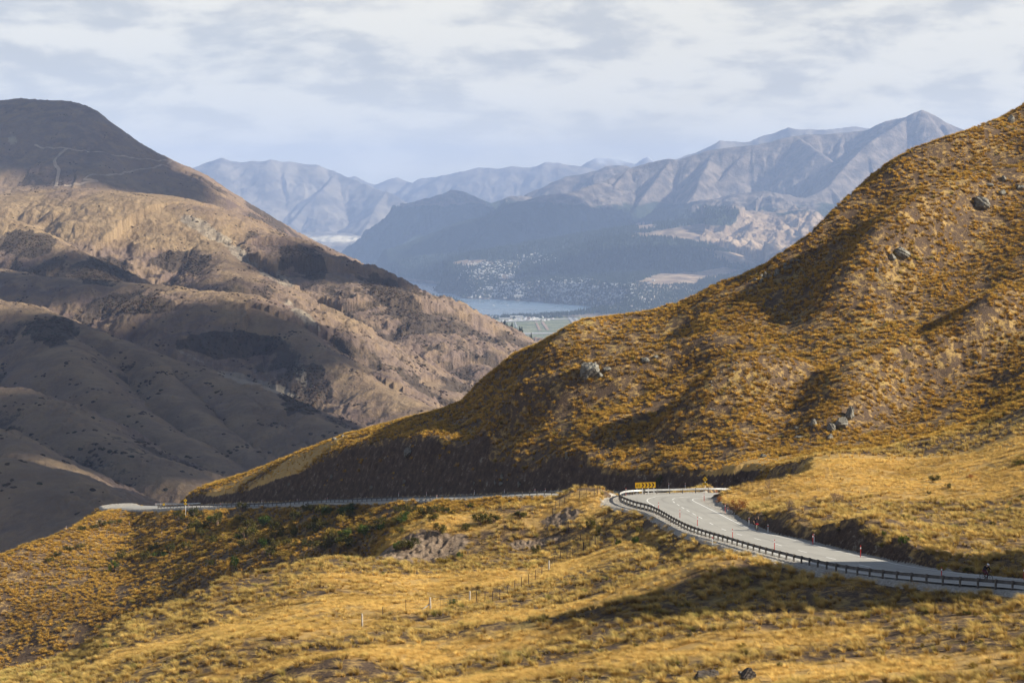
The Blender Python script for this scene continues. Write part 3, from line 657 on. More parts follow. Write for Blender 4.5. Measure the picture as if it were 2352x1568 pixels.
Xb, Yb = BACK.X, BACK.Y
wx = Xb + 90 * fbm(Xb / 1200, Yb / 1200, 4, 131); wy = Yb + 220 * fbm(Xb / 1200 + 3, Yb / 1200, 4, 133)
Zb, Sb, Db, Cb = seg_field(wx, wy, br)
dn = np.clip(Db / 600, 0, 1)
Zb = Zb + dn * 110 * fbm(Sb / 500 + 0.4 * fbm(Xb / 700, Yb / 700, 3, 135), Db / 1800, 4, 137) + 40 * fbm(Xb / 260, Yb / 300, 4, 139, ridged=True) * (0.35 + dn)
BACK.Z = np.maximum(Zb, LAKE + 5 + 10 * fbm(Xb / 600, Yb / 600, 3, 141))
SNOW = sstep(BACK.Z + 120 * fbm(Xb / 300, Yb / 300, 4, 143), 620, 800) * sstep(Yb, 31500, 33500) * 0.8
bm_, t, b = mat_new('back_range', 0.95)
g = t.new('ShaderNodeTexCoord'); pos = g.outputs['Object']
att = t.new('ShaderNodeAttribute', attribute_name='mask'); ms = t.new('ShaderNodeSeparateColor', i_0=att.outputs['Color'])
nb_ = t.noise(pos, 0.003, 6, 0.62)
rc_ = t.mix(t.ramp(nb_, 0.35, 0.65), (0.10, 0.085, 0.07), (0.28, 0.24, 0.18))
rc_ = t.mix(ms.outputs[0], rc_, (0.75, 0.77, 0.8))
t.put(b.inputs['Base Color'], rc_)
PLN = np.zeros(Xb.shape); mpatch(BACK, PLN, 775, 549, 62, 7, 1.0, ymin=23700, seed=3)
t.put(b.inputs['Base Color'], t.mix(ms.outputs[1], rc_, (0.62, 0.56, 0.42)))
BACK.mesh('distant_mountain', bm_, [SNOW, PLN, SNOW])

def grid_obj(name, mat, V, F, kind='structure'):
    me = bpy.data.meshes.new(name); me.from_pydata([tuple(v) for v in V], [], F); me.update(); me.materials.append(mat)
    o = bpy.data.objects.new(name, me); COL.objects.link(o)
    if kind: o['kind'] = kind
    return o
# the lake
lm, t, b = mat_new('lake_water', 0.12)
g = t.new('ShaderNodeTexCoord')
nl = t.noise(t.vscale(g.outputs['Object'], (1.0, 0.35, 1.0)), 0.004, 4, 0.6)
t.put(b.inputs['Base Color'], t.mix(nl, (0.09, 0.15, 0.21), (0.13, 0.20, 0.27)))
t.put(b.inputs['Roughness'], t.math('ADD', 0.22, t.math('MULTIPLY', t.ramp(nl, 0.4, 0.62), 0.16)))
b.inputs['Specular IOR Level'].default_value = 0.5
nw = t.noise(g.outputs['Object'], 0.05, 4, 0.6); bump(t, b, nw, 0.10, 2.0)
grid_obj('lake_water', lm, [(-5600, 9000, LAKE), (4600, 9000, LAKE), (5600, 24500, LAKE), (-7600, 24500, LAKE)], [(0, 1, 2, 3)])
# wide land under and around everything, out to the horizon
wl, t, b = mat_new('outer_land', 0.95)
g = t.new('ShaderNodeTexCoord'); nb_ = t.noise(g.outputs['Object'], 0.001, 6, 0.6)
t.put(b.inputs['Base Color'], t.mix(nb_, (0.13, 0.09, 0.05), (0.24, 0.17, 0.09)))
grid_obj('outer_land', wl, [(-17000, -3000, -665), (17000, -3000, -665), (17000, 38500, -665), (-17000, 38500, -665)], [(0, 1, 2, 3)])
# slope behind and beside the lookout
grid_obj('lookout_ground', gm, [(-60, -60, 1.0), (60, -60, 1.0), (60, 0, -1.9), (-60, 0, -1.9), (70, 45, -15.5), (-70, 45, -15.5), (70, 72, -23.8), (-70, 72, -23.8)], [(0, 1, 2, 3), (3, 2, 4, 5), (5, 4, 6, 7)])
# ------------------------------------------------------------------ clouds outside the picture that put parts of the land in shade
cmt, t, b = mat_new('cloud', 1.0)
b.inputs['Base Color'].default_value = (0.85, 0.86, 0.88, 1); b.inputs['Specular IOR Level'].default_value = 0.0
import bmesh
CLV, CLF = [], []
def cloud(target, height, rx, ry, rz, seed):
    """a lumpy bank of cloud on the line from TARGET to the sun, HEIGHT above the target"""
    c = np.array(target) + L * (height / L[2])
    r = random.Random(seed)
    for k in range(9):
        bm = bmesh.new(); bmesh.ops.create_icosphere(bm, subdivisions=3, radius=1.0)
        ox, oy = r.uniform(-0.62, 0.62) * rx, r.uniform(-0.62, 0.62) * ry; sc = r.uniform(0.38, 0.62)
        if k == 0: ox = oy = 0; sc = 0.75
        base = len(CLV)
        p = np.array([v.co[:] for v in bm.verts])
        q = p * (1 + 0.45 * fbm(p[:, 0] * 1.6 + seed + k, p[:, 1] * 1.6 + p[:, 2], 3, 150)[:, None])
        CLV.extend((q * np.array([rx * sc, ry * sc, rz * sc]) + c + np.array([ox, oy, r.uniform(-.3, .3) * rz])).tolist())
        CLF.extend([tuple(base + v.index for v in f.verts) for f in bm.faces]); bm.free()
def T_at(T, px, py): return T.hit(px, py)
for i, (px, py, rx, ry, h) in enumerate([
        (60, 330, 420, 260, 1300), (330, 400, 260, 180, 1300), (430, 820, 200, 170, 1400), (120, 800, 300, 260, 1400), (560, 1010, 300, 240, 1400),
        (200, 1050, 260, 240, 1400), (700, 990, 160, 130, 1400), (330, 640, 200, 110, 1400), (800, 620, 180, 200, 1400), (30, 640, 160, 120, 1400), (40, 1110, 240, 200, 1400), (120, 960, 200, 160, 1400), (90, 1120, 330, 260, 1400), (250, 1180, 200, 200, 1400), (60, 250, 420, 160, 1300)]):
    cloud(T_at(MID, px, py), h * 2.9, rx, ry, 90, 31 + i)
for i, (px, py, rx, ry, h) in enumerate([(1230, 540, 1000, 900, 4300), (1010, 500, 700, 700, 4500), (1500, 600, 700, 350, 3900)]):
    cloud(T_at(FAR, px, py), h, rx, ry, 200, 61 + i)
clo = grid_obj('clouds', cmt, CLV, CLF, kind='stuff')
for p in clo.data.polygons: p.use_smooth = True
# ------------------------------------------------------------------ road, markings, guardrails
def tag(o, label, cat, group=None):
    o['label'] = label; o['category'] = cat
    if group: o['group'] = group
    return o
def empty(name, loc, rz=0.0):
    o = bpy.data.objects.new(name, None); COL.objects.link(o); o.location = loc; o.rotation_euler = (0, 0, rz); o.empty_display_size = 0.2
    return o
def mesh_obj(name, V, F, mats, parent=None, smooth=False, mi=None):
    me = bpy.data.meshes.new(name); me.from_pydata([tuple(map(float, v)) for v in V], [], F); me.update()
    for m_ in (mats if isinstance(mats, (list, tuple)) else [mats]): me.materials.append(m_)
    if mi is not None: me.polygons.foreach_set('material_index', np.array(mi, np.int32))
    if smooth: me.polygons.foreach_set('use_smooth', np.ones(len(F), bool))
    o = bpy.data.objects.new(name, me); COL.objects.link(o)
    if parent: o.parent = parent
    return o
class MB:
    """collects simple solids into one mesh"""
    def __init__(s): s.V = []; s.F = []; s.M = []
    def add(s, V, F, m=0):
        b_ = len(s.V); s.V += [tuple(map(float, v)) for v in V]; s.F += [tuple(b_ + i for i in f) for f in F]; s.M += [m] * len(F)
    def box(s, c, d, m=0, rz=0.0, M=None):
        x, y, z = d[0] / 2, d[1] / 2, d[2] / 2
        P = [Vector((sx * x, sy * y, sz * z)) for sz in (-1, 1) for sx, sy in ((-1, -1), (1, -1), (1, 1), (-1, 1))]
        R_ = M if M is not None else Matrix.Rotation(rz, 3, 'Z')
        s.add([(R_ @ p) + Vector(c) for p in P], [(3, 2, 1, 0), (4, 5, 6, 7), (0, 1, 5, 4), (1, 2, 6, 5), (2, 3, 7, 6), (3, 0, 4, 7)], m)
    def tube(s, a, b_, r0, r1=None, n=8, m=0, cap=True):
        r1 = r0 if r1 is None else r1
        a = Vector(a); b_ = Vector(b_); q = (b_ - a).to_track_quat('Z', 'Y').to_matrix()
        V = []
        for p, r in ((a, r0), (b_, r1)):
            for k in range(n):
                t_ = 2 * math.pi * k / n; V.append(p + q @ Vector((math.cos(t_) * r, math.sin(t_) * r, 0)))
        F = [(k, (k + 1) % n, n + (k + 1) % n, n + k) for k in range(n)]
        if cap: F += [tuple(range(n - 1, -1, -1)), tuple(range(n, 2 * n))]
        s.add(V, F, m)
    def path(s, P, r, n=6, m=0):
        for i in range(len(P) - 1): s.tube(P[i], P[i + 1], r if not hasattr(r, '__len__') else r[i], r if not hasattr(r, '__len__') else r[i + 1], n, m)
    def torus(s, c, R_, r, axis, n=28, k=6, m=0):
        q = Vector(axis).to_track_quat('Z', 'Y').to_matrix(); V = []
        for i in range(n):
            a = 2 * math.pi * i / n
            for j in range(k):
                b_ = 2 * math.pi * j / k; rr = R_ + r * math.cos(b_)
                V.append(Vector(c) + q @ Vector((rr * math.cos(a), rr * math.sin(a), r * math.sin(b_))))
        s.add(V, [(i * k + j, ((i + 1) % n) * k + j, ((i + 1) % n) * k + (j + 1) % k, i * k + (j + 1) % k) for i in range(n) for j in range(k)], m)
    def ell(s, c, r, m=0, seg=10, ring=7, M=None):
        V = []; F = []
        for i in range(ring + 1):
            ph = math.pi * i / ring
            for j in range(seg):
                th = 2 * math.pi * j / seg; v = Vector((math.sin(ph) * math.cos(th) * r[0], math.sin(ph) * math.sin(th) * r[1], math.cos(ph) * r[2]))
                V.append((M @ v if M is not None else v) + Vector(c))
        for i in range(ring):
            for j in range(seg): F.append((i * seg + j, (i + 1) * seg + j, (i + 1) * seg + (j + 1) % seg, i * seg + (j + 1) % seg))
        s.add(V, F, m)
    def build(s, name, mats, parent=None, smooth=False):
        return mesh_obj(name, s.V, s.F, mats, parent, smooth, s.M)

ROADZ = 0.06
def across(i, t_):
    return RO[i] * (1 - t_) + RI[i] * t_ + np.array([0, 0, ROADZ])
am, t, b = mat_new('asphalt', 0.88)
g = t.new('ShaderNodeTexCoord'); uvn = t.new('ShaderNodeUVMap', uv_map='UVMap')
su = t.new('ShaderNodeSeparateXYZ', i_0=uvn.outputs[0])
n1_ = t.noise(g.outputs['Object'], 0.35, 5, 0.6); n2_ = t.noise(g.outputs['Object'], 9.0, 3, 0.7)
n3_ = t.noise(t.vscale(uvn.outputs[0], (14.0, 0.05, 1)), 1.0, 3, 0.6)
colr = t.mix(t.ramp(n1_, 0.3, 0.7), (0.30, 0.288, 0.258), (0.355, 0.34, 0.305))
colr = t.mix(t.math('MULTIPLY', n2_, 0.45), colr, (0.44, 0.42, 0.38))
colr = t.mix(t.math('MULTIPLY', t.ramp(n3_, 0.5, 0.75), 0.5), colr, (0.18, 0.172, 0.158))
t.put(b.inputs['Base Color'], colr)
def road_strip(name, i0, i1, ta, tb, nt, mat, dz=0.0, kind='structure', step=1, dash=None):
    V, F, UV = [], [], []
    ids = list(range(i0, i1 + 1, step))
    dist = 0; prev = None; rows = []
    for i in ids:
        a_ = ta[i] if hasattr(ta, '__len__') else ta; b__ = tb[i] if hasattr(tb, '__len__') else tb
        if prev is not None: dist += np.hypot(*(RC[i, :2] - RC[prev, :2]))
        prev = i
        for k in range(nt + 1):
            f = a_ + (b__ - a_) * k / nt; V.append(across(i, f) + np.array([0, 0, dz])); UV.append((f, dist))
    for r_ in range(len(ids) - 1):
        if dash and not dash(r_): continue
        for k in range(nt):
            q = r_ * (nt + 1) + k; F.append((q, q + 1, q + nt + 2, q + nt + 1))
    o = mesh_obj(name, V, F, mat)
    uv = o.data.uv_layers.new(name='UVMap'); li = np.zeros(len(o.data.loops), np.int32); o.data.loops.foreach_get('vertex_index', li)
    uv.data.foreach_set('uv', np.array(UV, np.float32)[li].ravel())
    if kind: o['kind'] = kind
    return o
road_strip('road', 0, R_UP + 40, -0.02, 1.0, 8, am)
road_strip('lower_road', R_UP + 38, NS - 1, -0.04, 1.0, 6, am, dz=0.004)
wm = mat_plain('road_paint', (0.78, 0.77, 0.72), 0.6, var=0.08, scale=1.5)
key = [0, 96, 112, 128, 144, 160, 176, 192, 208, 224, 260, NS]
ko = [.06, .06, .10, .24, .31, .38, .36, .30, .22, .12, .06, .06]
kt = np.interp(np.arange(NS), key, ko)
wid = np.hypot(*(RI[:, :2] - RO[:, :2]).T)
ki = np.interp(np.arange(NS), [0, 120, 150, 180, NS], [.93, .93, .90, .90, .93])
def line(name, i0, i1, tc_, w_, dash=None): return road_strip(name, i0, i1, tc_ - w_ / wid / 2, tc_ + w_ / wid / 2, 1, wm, dz=0.012, dash=dash)
line('road_marking', 0, R_UP + 30, kt, 0.16)
line('road_marking', 0, R_UP + 30, ki, 0.16)
line('road_marking', R_UP + 40, NS - 1, kt, 0.13); line('road_marking', R_UP + 40, NS - 1, ki, 0.13)
cumr = np.concatenate([[0], np.cumsum(np.hypot(*np.diff(RC[:, :2], axis=0).T))])
kc = (kt + ki) / 2 + np.interp(np.arange(NS), [0, 110, 140, 190, 230, NS], [0, 0, .03, .03, 0, 0])
# dashed centre line, 3 m painted every 10 m (closer in the bend)
V, F = [], []
s_ = 2.0
while s_ < cumr[R_UP + 10]:
    sg = 2.6; q = []
    for d_ in np.linspace(0, sg, 5):
        f = np.interp(s_ + d_, cumr, np.arange(NS)); i = int(f); c0 = across(i, kc[i]); c1_ = across(i + 1, kc[i + 1]); c_ = c0 + (c1_ - c0) * (f - i)
        tg = RC[min(i + 2, NS - 1)] - RC[max(i - 2, 0)]; tg = tg[:2] / np.hypot(*tg[:2]); nn = np.array([tg[1], -tg[0], 0]) * 0.075
        q += [c_ - nn + [0, 0, 0.012], c_ + nn + [0, 0, 0.012]]
    b_ = len(V); V += q; F += [(b_ + 2 * k, b_ + 2 * k + 1, b_ + 2 * k + 3, b_ + 2 * k + 2) for k in range(4)]
    s_ += 8.0 if s_ < 95 else 5.0
cl_ = mesh_obj('road_marking', V, F, wm); cl_['kind'] = 'structure'

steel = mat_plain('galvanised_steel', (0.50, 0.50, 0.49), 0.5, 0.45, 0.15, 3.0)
steel_shade = mat_plain('shaded_back_steel', (0.105, 0.10, 0.098), 0.8, 0.0, 0.3, 2.0)  # beam's back faces: shade on the unlit side put into the colour
woodp = mat_plain('weathered_post', (0.13, 0.115, 0.10), 0.9, 0.0, 0.3, 5.0)
def arc(P):
    return np.concatenate([[0], np.cumsum(np.linalg.norm(np.diff(P[:, :2], axis=0), axis=1))])
def resample(P, step):
    c = arc(P); n = max(2, int(round(c[-1] / step)) + 1); s2 = np.linspace(0, c[-1], n)
    return np.stack([np.interp(s2, c, P[:, k]) for k in range(3)], -1)
WB = [(0, .44), (.055, .475), (.075, .515), (.03, .565), (.03, .61), (.075, .66), (.055, .70), (0, .735)]
def guardrail(P, label, facing=1, spacing=2.0, flare=True, group=None):
    """a W-beam on posts; facing +1: the beam bulges to the right of the path"""
    P = resample(P, 0.5); c = arc(P)
    root = empty('guardrail', P[0]); o0 = P[0]
    T_ = np.gradient(P[:, :2], axis=0); T_ /= np.linalg.norm(T_, axis=1)[:, None]; N_ = np.stack([T_[:, 1], -T_[:, 0]], -1) * facing
    V, F, MI_ = [], [], []
    n = len(WB)
    for i in range(len(P)):
        for (u, z) in WB: V.append((P[i, 0] + N_[i, 0] * (u + .10) - o0[0], P[i, 1] + N_[i, 1] * (u + .10) - o0[1], P[i, 2] + z - o0[2]))
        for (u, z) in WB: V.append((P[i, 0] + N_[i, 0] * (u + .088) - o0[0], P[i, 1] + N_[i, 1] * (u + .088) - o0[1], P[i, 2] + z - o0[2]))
    for i in range(len(P) - 1):
        for k in range(n - 1):
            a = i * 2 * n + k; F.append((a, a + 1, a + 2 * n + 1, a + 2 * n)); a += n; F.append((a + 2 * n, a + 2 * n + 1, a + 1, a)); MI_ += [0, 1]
    mesh_obj('rail_beam', V, F, [steel, steel_shade], root, True, MI_)
    k = 0; s2 = 0.4; proto = None
    while s2 < c[-1]:
        p = np.array([np.interp(s2, c, P[:, q]) for q in range(3)]); i = int(np.clip(np.searchsorted(c, s2), 0, len(P) - 1))
        rz = math.atan2(T_[i, 1], T_[i, 0])
        if proto is None:
            mb = MB(); mb.box((0, 0, 0.15), (0.12, 0.15, 1.3)); mb.box((0, -0.085 * facing, 0.60), (0.10, 0.14, 0.34)); proto = mb.build('post', woodp, root); o = proto
        else: o = proto.copy(); COL.objects.link(o); o.parent = root
        o.location = tuple(p - o0); o.rotation_euler = (0, 0, rz)
        s2 += spacing; k += 1
    tag(root, label, 'guardrail', group)
    return root
def off(i0, i1, side, d, dz=0.0):
    """a line alongside the road; side 0 outer edge, 1 inner edge, d metres outward"""
    A = (RO if side == 0 else RI)[i0:i1 + 1].copy(); B = (RI if side == 0 else RO)[i0:i1 + 1]
    n_ = (A - B)[:, :2]; n_ /= np.linalg.norm(n_, axis=1)[:, None]
    A[:, :2] += n_ * d; A[:, 2] += dz; return A
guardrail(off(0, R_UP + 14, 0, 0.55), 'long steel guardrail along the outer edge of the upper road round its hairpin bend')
guardrail(off(R_LO + 2, NS - 34, 0, 0.5), 'thin guardrail along the valley side of the lower road below the dark cutting', spacing=2.4)
guardrail(off(NS - 40, NS - 16, 1, 0.6), 'pale steel guardrail catching the sun at the far end of the lower road', facing=-1, spacing=2.4)
# ------------------------------------------------------------------ grass: tussocks and turf
def blade_mesh(name, n, H, R_, wdt, mat, seed, droop=0.55, root=0.10, seg=3, wind=0.25, spread=1.0):
    r = np.random.RandomState(seed); V = []; F = []
    for i in range(n):
        az = r.rand() * 2 * math.pi; rr = root * math.sqrt(r.rand()); h = H * r.uniform(0.55, 1.1); out = R_ * r.uniform(0.25, 1.0) * spread; d = droop * r.uniform(0.4, 1.2)
        x0, y0 = rr * math.cos(az), rr * math.sin(az); az += r.uniform(-.5, .5); px_, py_ = -math.sin(az), math.cos(az); w_ = wdt * r.uniform(0.7, 1.3)
        b_ = len(V)
        for k in range(seg + 1):
            f = k / seg; o = out * f ** 1.5; z = h * (f - d * 0.62 * f * f * f) - 0.04; ww = w_ * (1 - 0.85 * f) * 0.5
            x = x0 + math.cos(az) * o - wind * H * f * f; y = y0 + math.sin(az) * o - wind * 0.2 * H * f * f
            V += [(x - px_ * ww, y - py_ * ww, z), (x + px_ * ww, y + py_ * ww, z)]
        F += [(b_ + 2 * k, b_ + 2 * k + 1, b_ + 2 * k + 3, b_ + 2 * k + 2) for k in range(seg)]
    me = bpy.data.meshes.new(name); me.from_pydata(V, [], F); me.update(); me.materials.append(mat)
    me.polygons.foreach_set('use_smooth', np.ones(len(F), bool))
    return bpy.data.objects.new(name, me)
def grass_mat(name, lo_, hi_, green=(0.20, 0.19, 0.05)):
    m = bpy.data.materials.new(name); m.use_nodes = True; t = NT(m.node_tree); t.n.clear()
    at = t.new('ShaderNodeAttribute', attribute_name='tint', attribute_type='INSTANCER')
    sp = t.new('ShaderNodeSeparateXYZ', i_0=at.outputs['Vector'])
    g = t.new('ShaderNodeTexCoord'); so = t.new('ShaderNodeSeparateXYZ', i_0=g.outputs['Object'])
    c = t.mix(sp.outputs[0], lo_, hi_)
    c = t.mix(sp.outputs[1], c, green)
    c = t.mix(sp.outputs[2], c, (0.15, 0.088, 0.048))
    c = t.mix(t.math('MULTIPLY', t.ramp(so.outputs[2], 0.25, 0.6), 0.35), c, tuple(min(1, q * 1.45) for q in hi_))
    d = t.new('ShaderNodeBsdfDiffuse', i_0=c); tr = t.new('ShaderNodeBsdfTranslucent', i_0=c)
    mx = t.new('ShaderNodeMixShader', i_0=0.32, i_1=d.outputs[0], i_2=tr.outputs[0])
    t.new('ShaderNodeOutputMaterial', i_0=mx.outputs[0])
    return m
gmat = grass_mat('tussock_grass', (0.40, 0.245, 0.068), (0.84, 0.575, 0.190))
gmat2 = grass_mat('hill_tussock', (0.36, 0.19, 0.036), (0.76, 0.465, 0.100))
colA = bpy.data.collections.new('near_tufts'); colB = bpy.data.collections.new('hill_tufts'); colC = bpy.data.collections.new('turf_tufts')
for i in range(5): colA.objects.link(blade_mesh('tuft_a%d' % i, 170, 0.78, 0.58, 0.022, gmat, 200 + i, seg=4))
for i in range(5): colB.objects.link(blade_mesh('tuft_b%d' % i, 130, 0.82, 0.60, 0.045, gmat2, 300 + i, droop=0.70, root=0.20))
for i in range(4): colC.objects.link(blade_mesh('tuft_c%d' % i, 90, 0.34, 0.30, 0.016, gmat, 400 + i, droop=0.35, root=0.34, wind=0.35))

# what can be seen, with a margin, so that nothing is planted on ground wholly out of sight
_pa = np.linspace(-0.29, 0.29, 1100); _py = np.linspace(95, 640, 1100)
_PA, _PY = np.meshgrid(_pa, _py); _hz = NEAR.h(_PA * _PY, _PY); _sl = _hz / _PY
_mx = np.maximum.accumulate(_sl, axis=0)
def visible(x, y, m=1.6):
    a = x / y; u = np.clip((a + 0.29) / 0.58 * 1099, 0, 1098).astype(int); v = np.clip((y - 95) / 545 * 1099, 0, 1098).astype(int)
    z = NEAR.h(x, y)
    return (np.abs(a) < 0.288) & ((z + m) / y > _mx[v, u])
RNG = np.random.RandomState(77)
def scatter(n, y0, y1):
    """even spread over the ground plan of the view wedge"""
    y = np.sqrt(RNG.uniform(y0 * y0, y1 * y1, n)); a = RNG.uniform(-0.288, 0.288, n); return a * y, y
def instancer(name, coll, x, y, scl, tint, sink=0.03, kind='stuff', lean=0.45, T=None, e=0.6):
    T = T or NEAR; z = T.h(x, y) - sink; n = len(x)
    nrm = T.normal(x, y, e)
    up = nrm * lean + np.array([0, 0, 1 - lean]); up /= np.linalg.norm(up, axis=1)[:, None]
    yaw = RNG.uniform(-0.9, 0.9, n)
    rx_ = np.arctan2(-up[:, 1], up[:, 2]); ry_ = np.arcsin(np.clip(up[:, 0], -1, 1))
    me = bpy.data.meshes.new(name); me.vertices.add(n); me.vertices.foreach_set('co', np.stack([x, y, z], -1).astype(np.float32).ravel())
    a = me.attributes.new('rot', 'FLOAT_VECTOR', 'POINT'); a.data.foreach_set('vector', np.stack([rx_, ry_, yaw], -1).astype(np.float32).ravel())
    a = me.attributes.new('scl', 'FLOAT', 'POINT'); a.data.foreach_set('value', scl.astype(np.float32))
    a = me.attributes.new('tint', 'FLOAT_VECTOR', 'POINT'); a.data.foreach_set('vector', tint.astype(np.float32).ravel())
    o = bpy.data.objects.new(name, me); COL.objects.link(o); o['kind'] = kind
    ng = bpy.data.node_groups.new(name + '_scatter', 'GeometryNodeTree')
    ng.interface.new_socket('Geometry', in_out='INPUT', socket_type='NodeSocketGeometry'); ng.interface.new_socket('Geometry', in_out='OUTPUT', socket_type='NodeSocketGeometry')
    N_ = ng.nodes; Lk = ng.links
    gi = N_.new('NodeGroupInput'); go = N_.new('NodeGroupOutput'); ip = N_.new('GeometryNodeInstanceOnPoints')
    ci = N_.new('GeometryNodeCollectionInfo'); ci.inputs['Collection'].default_value = coll; ci.inputs['Separate Children'].default_value = True; ci.inputs['Reset Children'].default_value = True
    ip.inputs['Pick Instance'].default_value = True
    r_ = N_.new('GeometryNodeInputNamedAttribute'); r_.data_type = 'FLOAT_VECTOR'; r_.inputs['Name'].default_value = 'rot'
    s2 = N_.new('GeometryNodeInputNamedAttribute'); s2.data_type = 'FLOAT'; s2.inputs['Name'].default_value = 'scl'
    Lk.new(gi.outputs[0], ip.inputs['Points']); Lk.new(ci.outputs[0], ip.inputs['Instance']); Lk.new(r_.outputs[0], ip.inputs['Rotation']); Lk.new(s2.outputs[0], ip.inputs['Scale'])
    Lk.new(ip.outputs[0], go.inputs[0])
    o.modifiers.new('scatter', 'NODES').node_group = ng
    return o
def env(x, y):
    """ground qualities at a place"""
    return NEAR.sample(BARE, x, y), NEAR.sample(GRAVEL, x, y), NEAR.sample(PALE, x, y), NEAR.sample(HILL, x, y), NEAR.sample(ROADD.astype(float), x, y), NEAR.sample(BRUSH, x, y)
def tints(x, y, pale, brush, hill=0.0):
    n = len(x); a = np.clip(0.45 + 0.9 * fbm(x / 14, y / 14, 3, 160) + RNG.normal(0, 0.22, n) + 0.35 * pale, 0, 1)
    gch = 0.06 + 0.20 * sstep(fbm(x / 22, y / 22, 3, 165), 0.15, 0.5) + 0.2 * brush
    gr = np.where(RNG.rand(n) < gch, RNG.uniform(0.3, 0.9, n), RNG.uniform(0, 0.18, n)) * (1 - 0.6 * pale)
    br = np.where(RNG.rand(n) < 0.12 + 0.2 * brush, RNG.uniform(0.2, 0.8, n), RNG.uniform(0, 0.15, n)) * (1 - pale)
    return np.stack([a, gr, br], -1)
# near field and slopes
x, y = scatter(190000, 118, 330)
ba, gr_, pa, hi_, rd, bru = env(x, y)
dens = 1.25 * (0.16 + 0.84 * sstep(fbm(x / 3.4, y / 3.4, 3, 170), -0.15, 0.20)) * (1 - 0.75 * pa) * (1 - ba) * (rd > 1.9) * (1 - 0.25 * gr_)
area = 0.288 * (330 ** 2 - 118 ** 2)
keep = (RNG.rand(len(x)) < dens / (190000 / area)) & visible(x, y)
x, y, pa, bru = x[keep], y[keep], pa[keep], bru[keep]
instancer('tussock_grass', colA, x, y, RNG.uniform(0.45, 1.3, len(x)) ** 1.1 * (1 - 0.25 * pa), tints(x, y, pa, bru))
N_A = len(x)
# short turf between
x, y = scatter(420000, 118, 300)
ba, gr_, pa, hi_, rd, bru = env(x, y); area = 0.288 * (300 ** 2 - 118 ** 2)
dens = (0.9 + 3.6 * pa) * (0.2 + 0.8 * sstep(fbm(x / 5, y / 5, 3, 175), -0.3, 0.2)) * (1 - ba) * (rd > 1.6) * (1 - 0.2 * gr_)
keep = (RNG.rand(len(x)) < dens / (420000 / area)) & visible(x, y, 0.8)
x, y, pa, bru = x[keep], y[keep], pa[keep], bru[keep]
instancer('short_grass', colC, x, y, RNG.uniform(0.7, 1.5, len(x)), tints(x, y, pa, bru), lean=0.8)
N_C = len(x)
# the hill across the road and the slopes below the lower road
x, y = scatter(520000, 325, 640)
ba, gr_, pa, hi_, rd, bru = env(x, y); area = 0.288 * (640 ** 2 - 325 ** 2)
tz = sstep(fbm(x / 7, y / 7, 4, 180), -0.32, 0.05); leftlow = sstep(x, -10, -60) * (1 - sstep(NEAR.h(x, y), -70, -60))
dens = 2.0 * (0.14 + 0.86 * tz) * (1 - 0.97 * ba) * (rd > 2.2) * (1 - 0.6 * gr_) * (1 - 0.45 * pa) * (1 - 0.15 * leftlow)
keep = (RNG.rand(len(x)) < dens / (520000 / area)) & visible(x, y, 2.0)
x, y, pa, bru = x[keep], y[keep], pa[keep], bru[keep]
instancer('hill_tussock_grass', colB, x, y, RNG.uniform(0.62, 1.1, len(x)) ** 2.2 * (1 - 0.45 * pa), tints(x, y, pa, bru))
# scrub on the mountain across the valley: dark low bushes gathered in the gullies
scrubm = grass_mat('mountain_scrub', (0.030, 0.022, 0.018), (0.085, 0.058, 0.036), (0.045, 0.050, 0.022))
colD = bpy.data.collections.new('scrub_lumps')
for i in range(4):
    import bmesh
    bm = bmesh.new(); bmesh.ops.create_icosphere(bm, subdivisions=2, radius=1.0); P_ = np.array([v.co[:] for v in bm.verts])
    P_ = P_ * (1 + 0.6 * fbm(P_[:, 0] * 1.7 + i * 5, P_[:, 1] * 1.7 + P_[:, 2] * 1.3, 3, 260)[:, None]) * np.array([1, 1, .55])
    me = bpy.data.meshes.new('lump'); me.from_pydata(P_.tolist(), [], [tuple(v.index for v in f.verts) for f in bm.faces]); me.materials.append(scrubm); bm.free()
    colD.objects.link(bpy.data.objects.new('lump%d' % i, me))
nS = 420000
ys_ = 1150 + (5100 - 1150) * RNG.rand(nS) ** 0.8; as_ = RNG.uniform(-0.275, 0.03, nS); xs_ = as_ * ys_
zs_ = MID.h(xs_, ys_); w_ = np.interp(as_, np.linspace(-.28, .04, 700), np.linspace(-.28, .04, 700))
_A, _Y = np.meshgrid(np.linspace(-.28, .04, 700), np.linspace(1050, 5600, 900)); _S = MID.h(_A * _Y, _Y) / _Y; _M = np.maximum.accumulate(_S, axis=0)
ui = np.clip((as_ + .28) / .32 * 699, 0, 698).astype(int); vi = np.clip((ys_ - 1050) / 4550 * 899, 0, 898).astype(int)
vis_ = (zs_ + 5) / ys_ > _M[vi, ui]
sh_ = MID.sample(SHR, xs_, ys_); cl_n = fbm(xs_ / 38, ys_ / 38, 4, 262)
keep = vis_ & (RNG.rand(nS) < np.clip((sh_ - 0.30) * 1.1 + 1.1 * cl_n, 0.0015, 1) * 0.6) & (zs_ > -450)
xs_, ys_ = xs_[keep], ys_[keep]; n = len(xs_)
instancer('mountain_scrub', colD, xs_, ys_, RNG.uniform(0.7, 2.3, n), np.stack([RNG.rand(n), (RNG.rand(n) < .2) * .8, RNG.rand(n) * .3], -1), T=MID, e=4.0, lean=0.7)
print('scrub', n)
print('tufts', N_A, N_C, len(x))
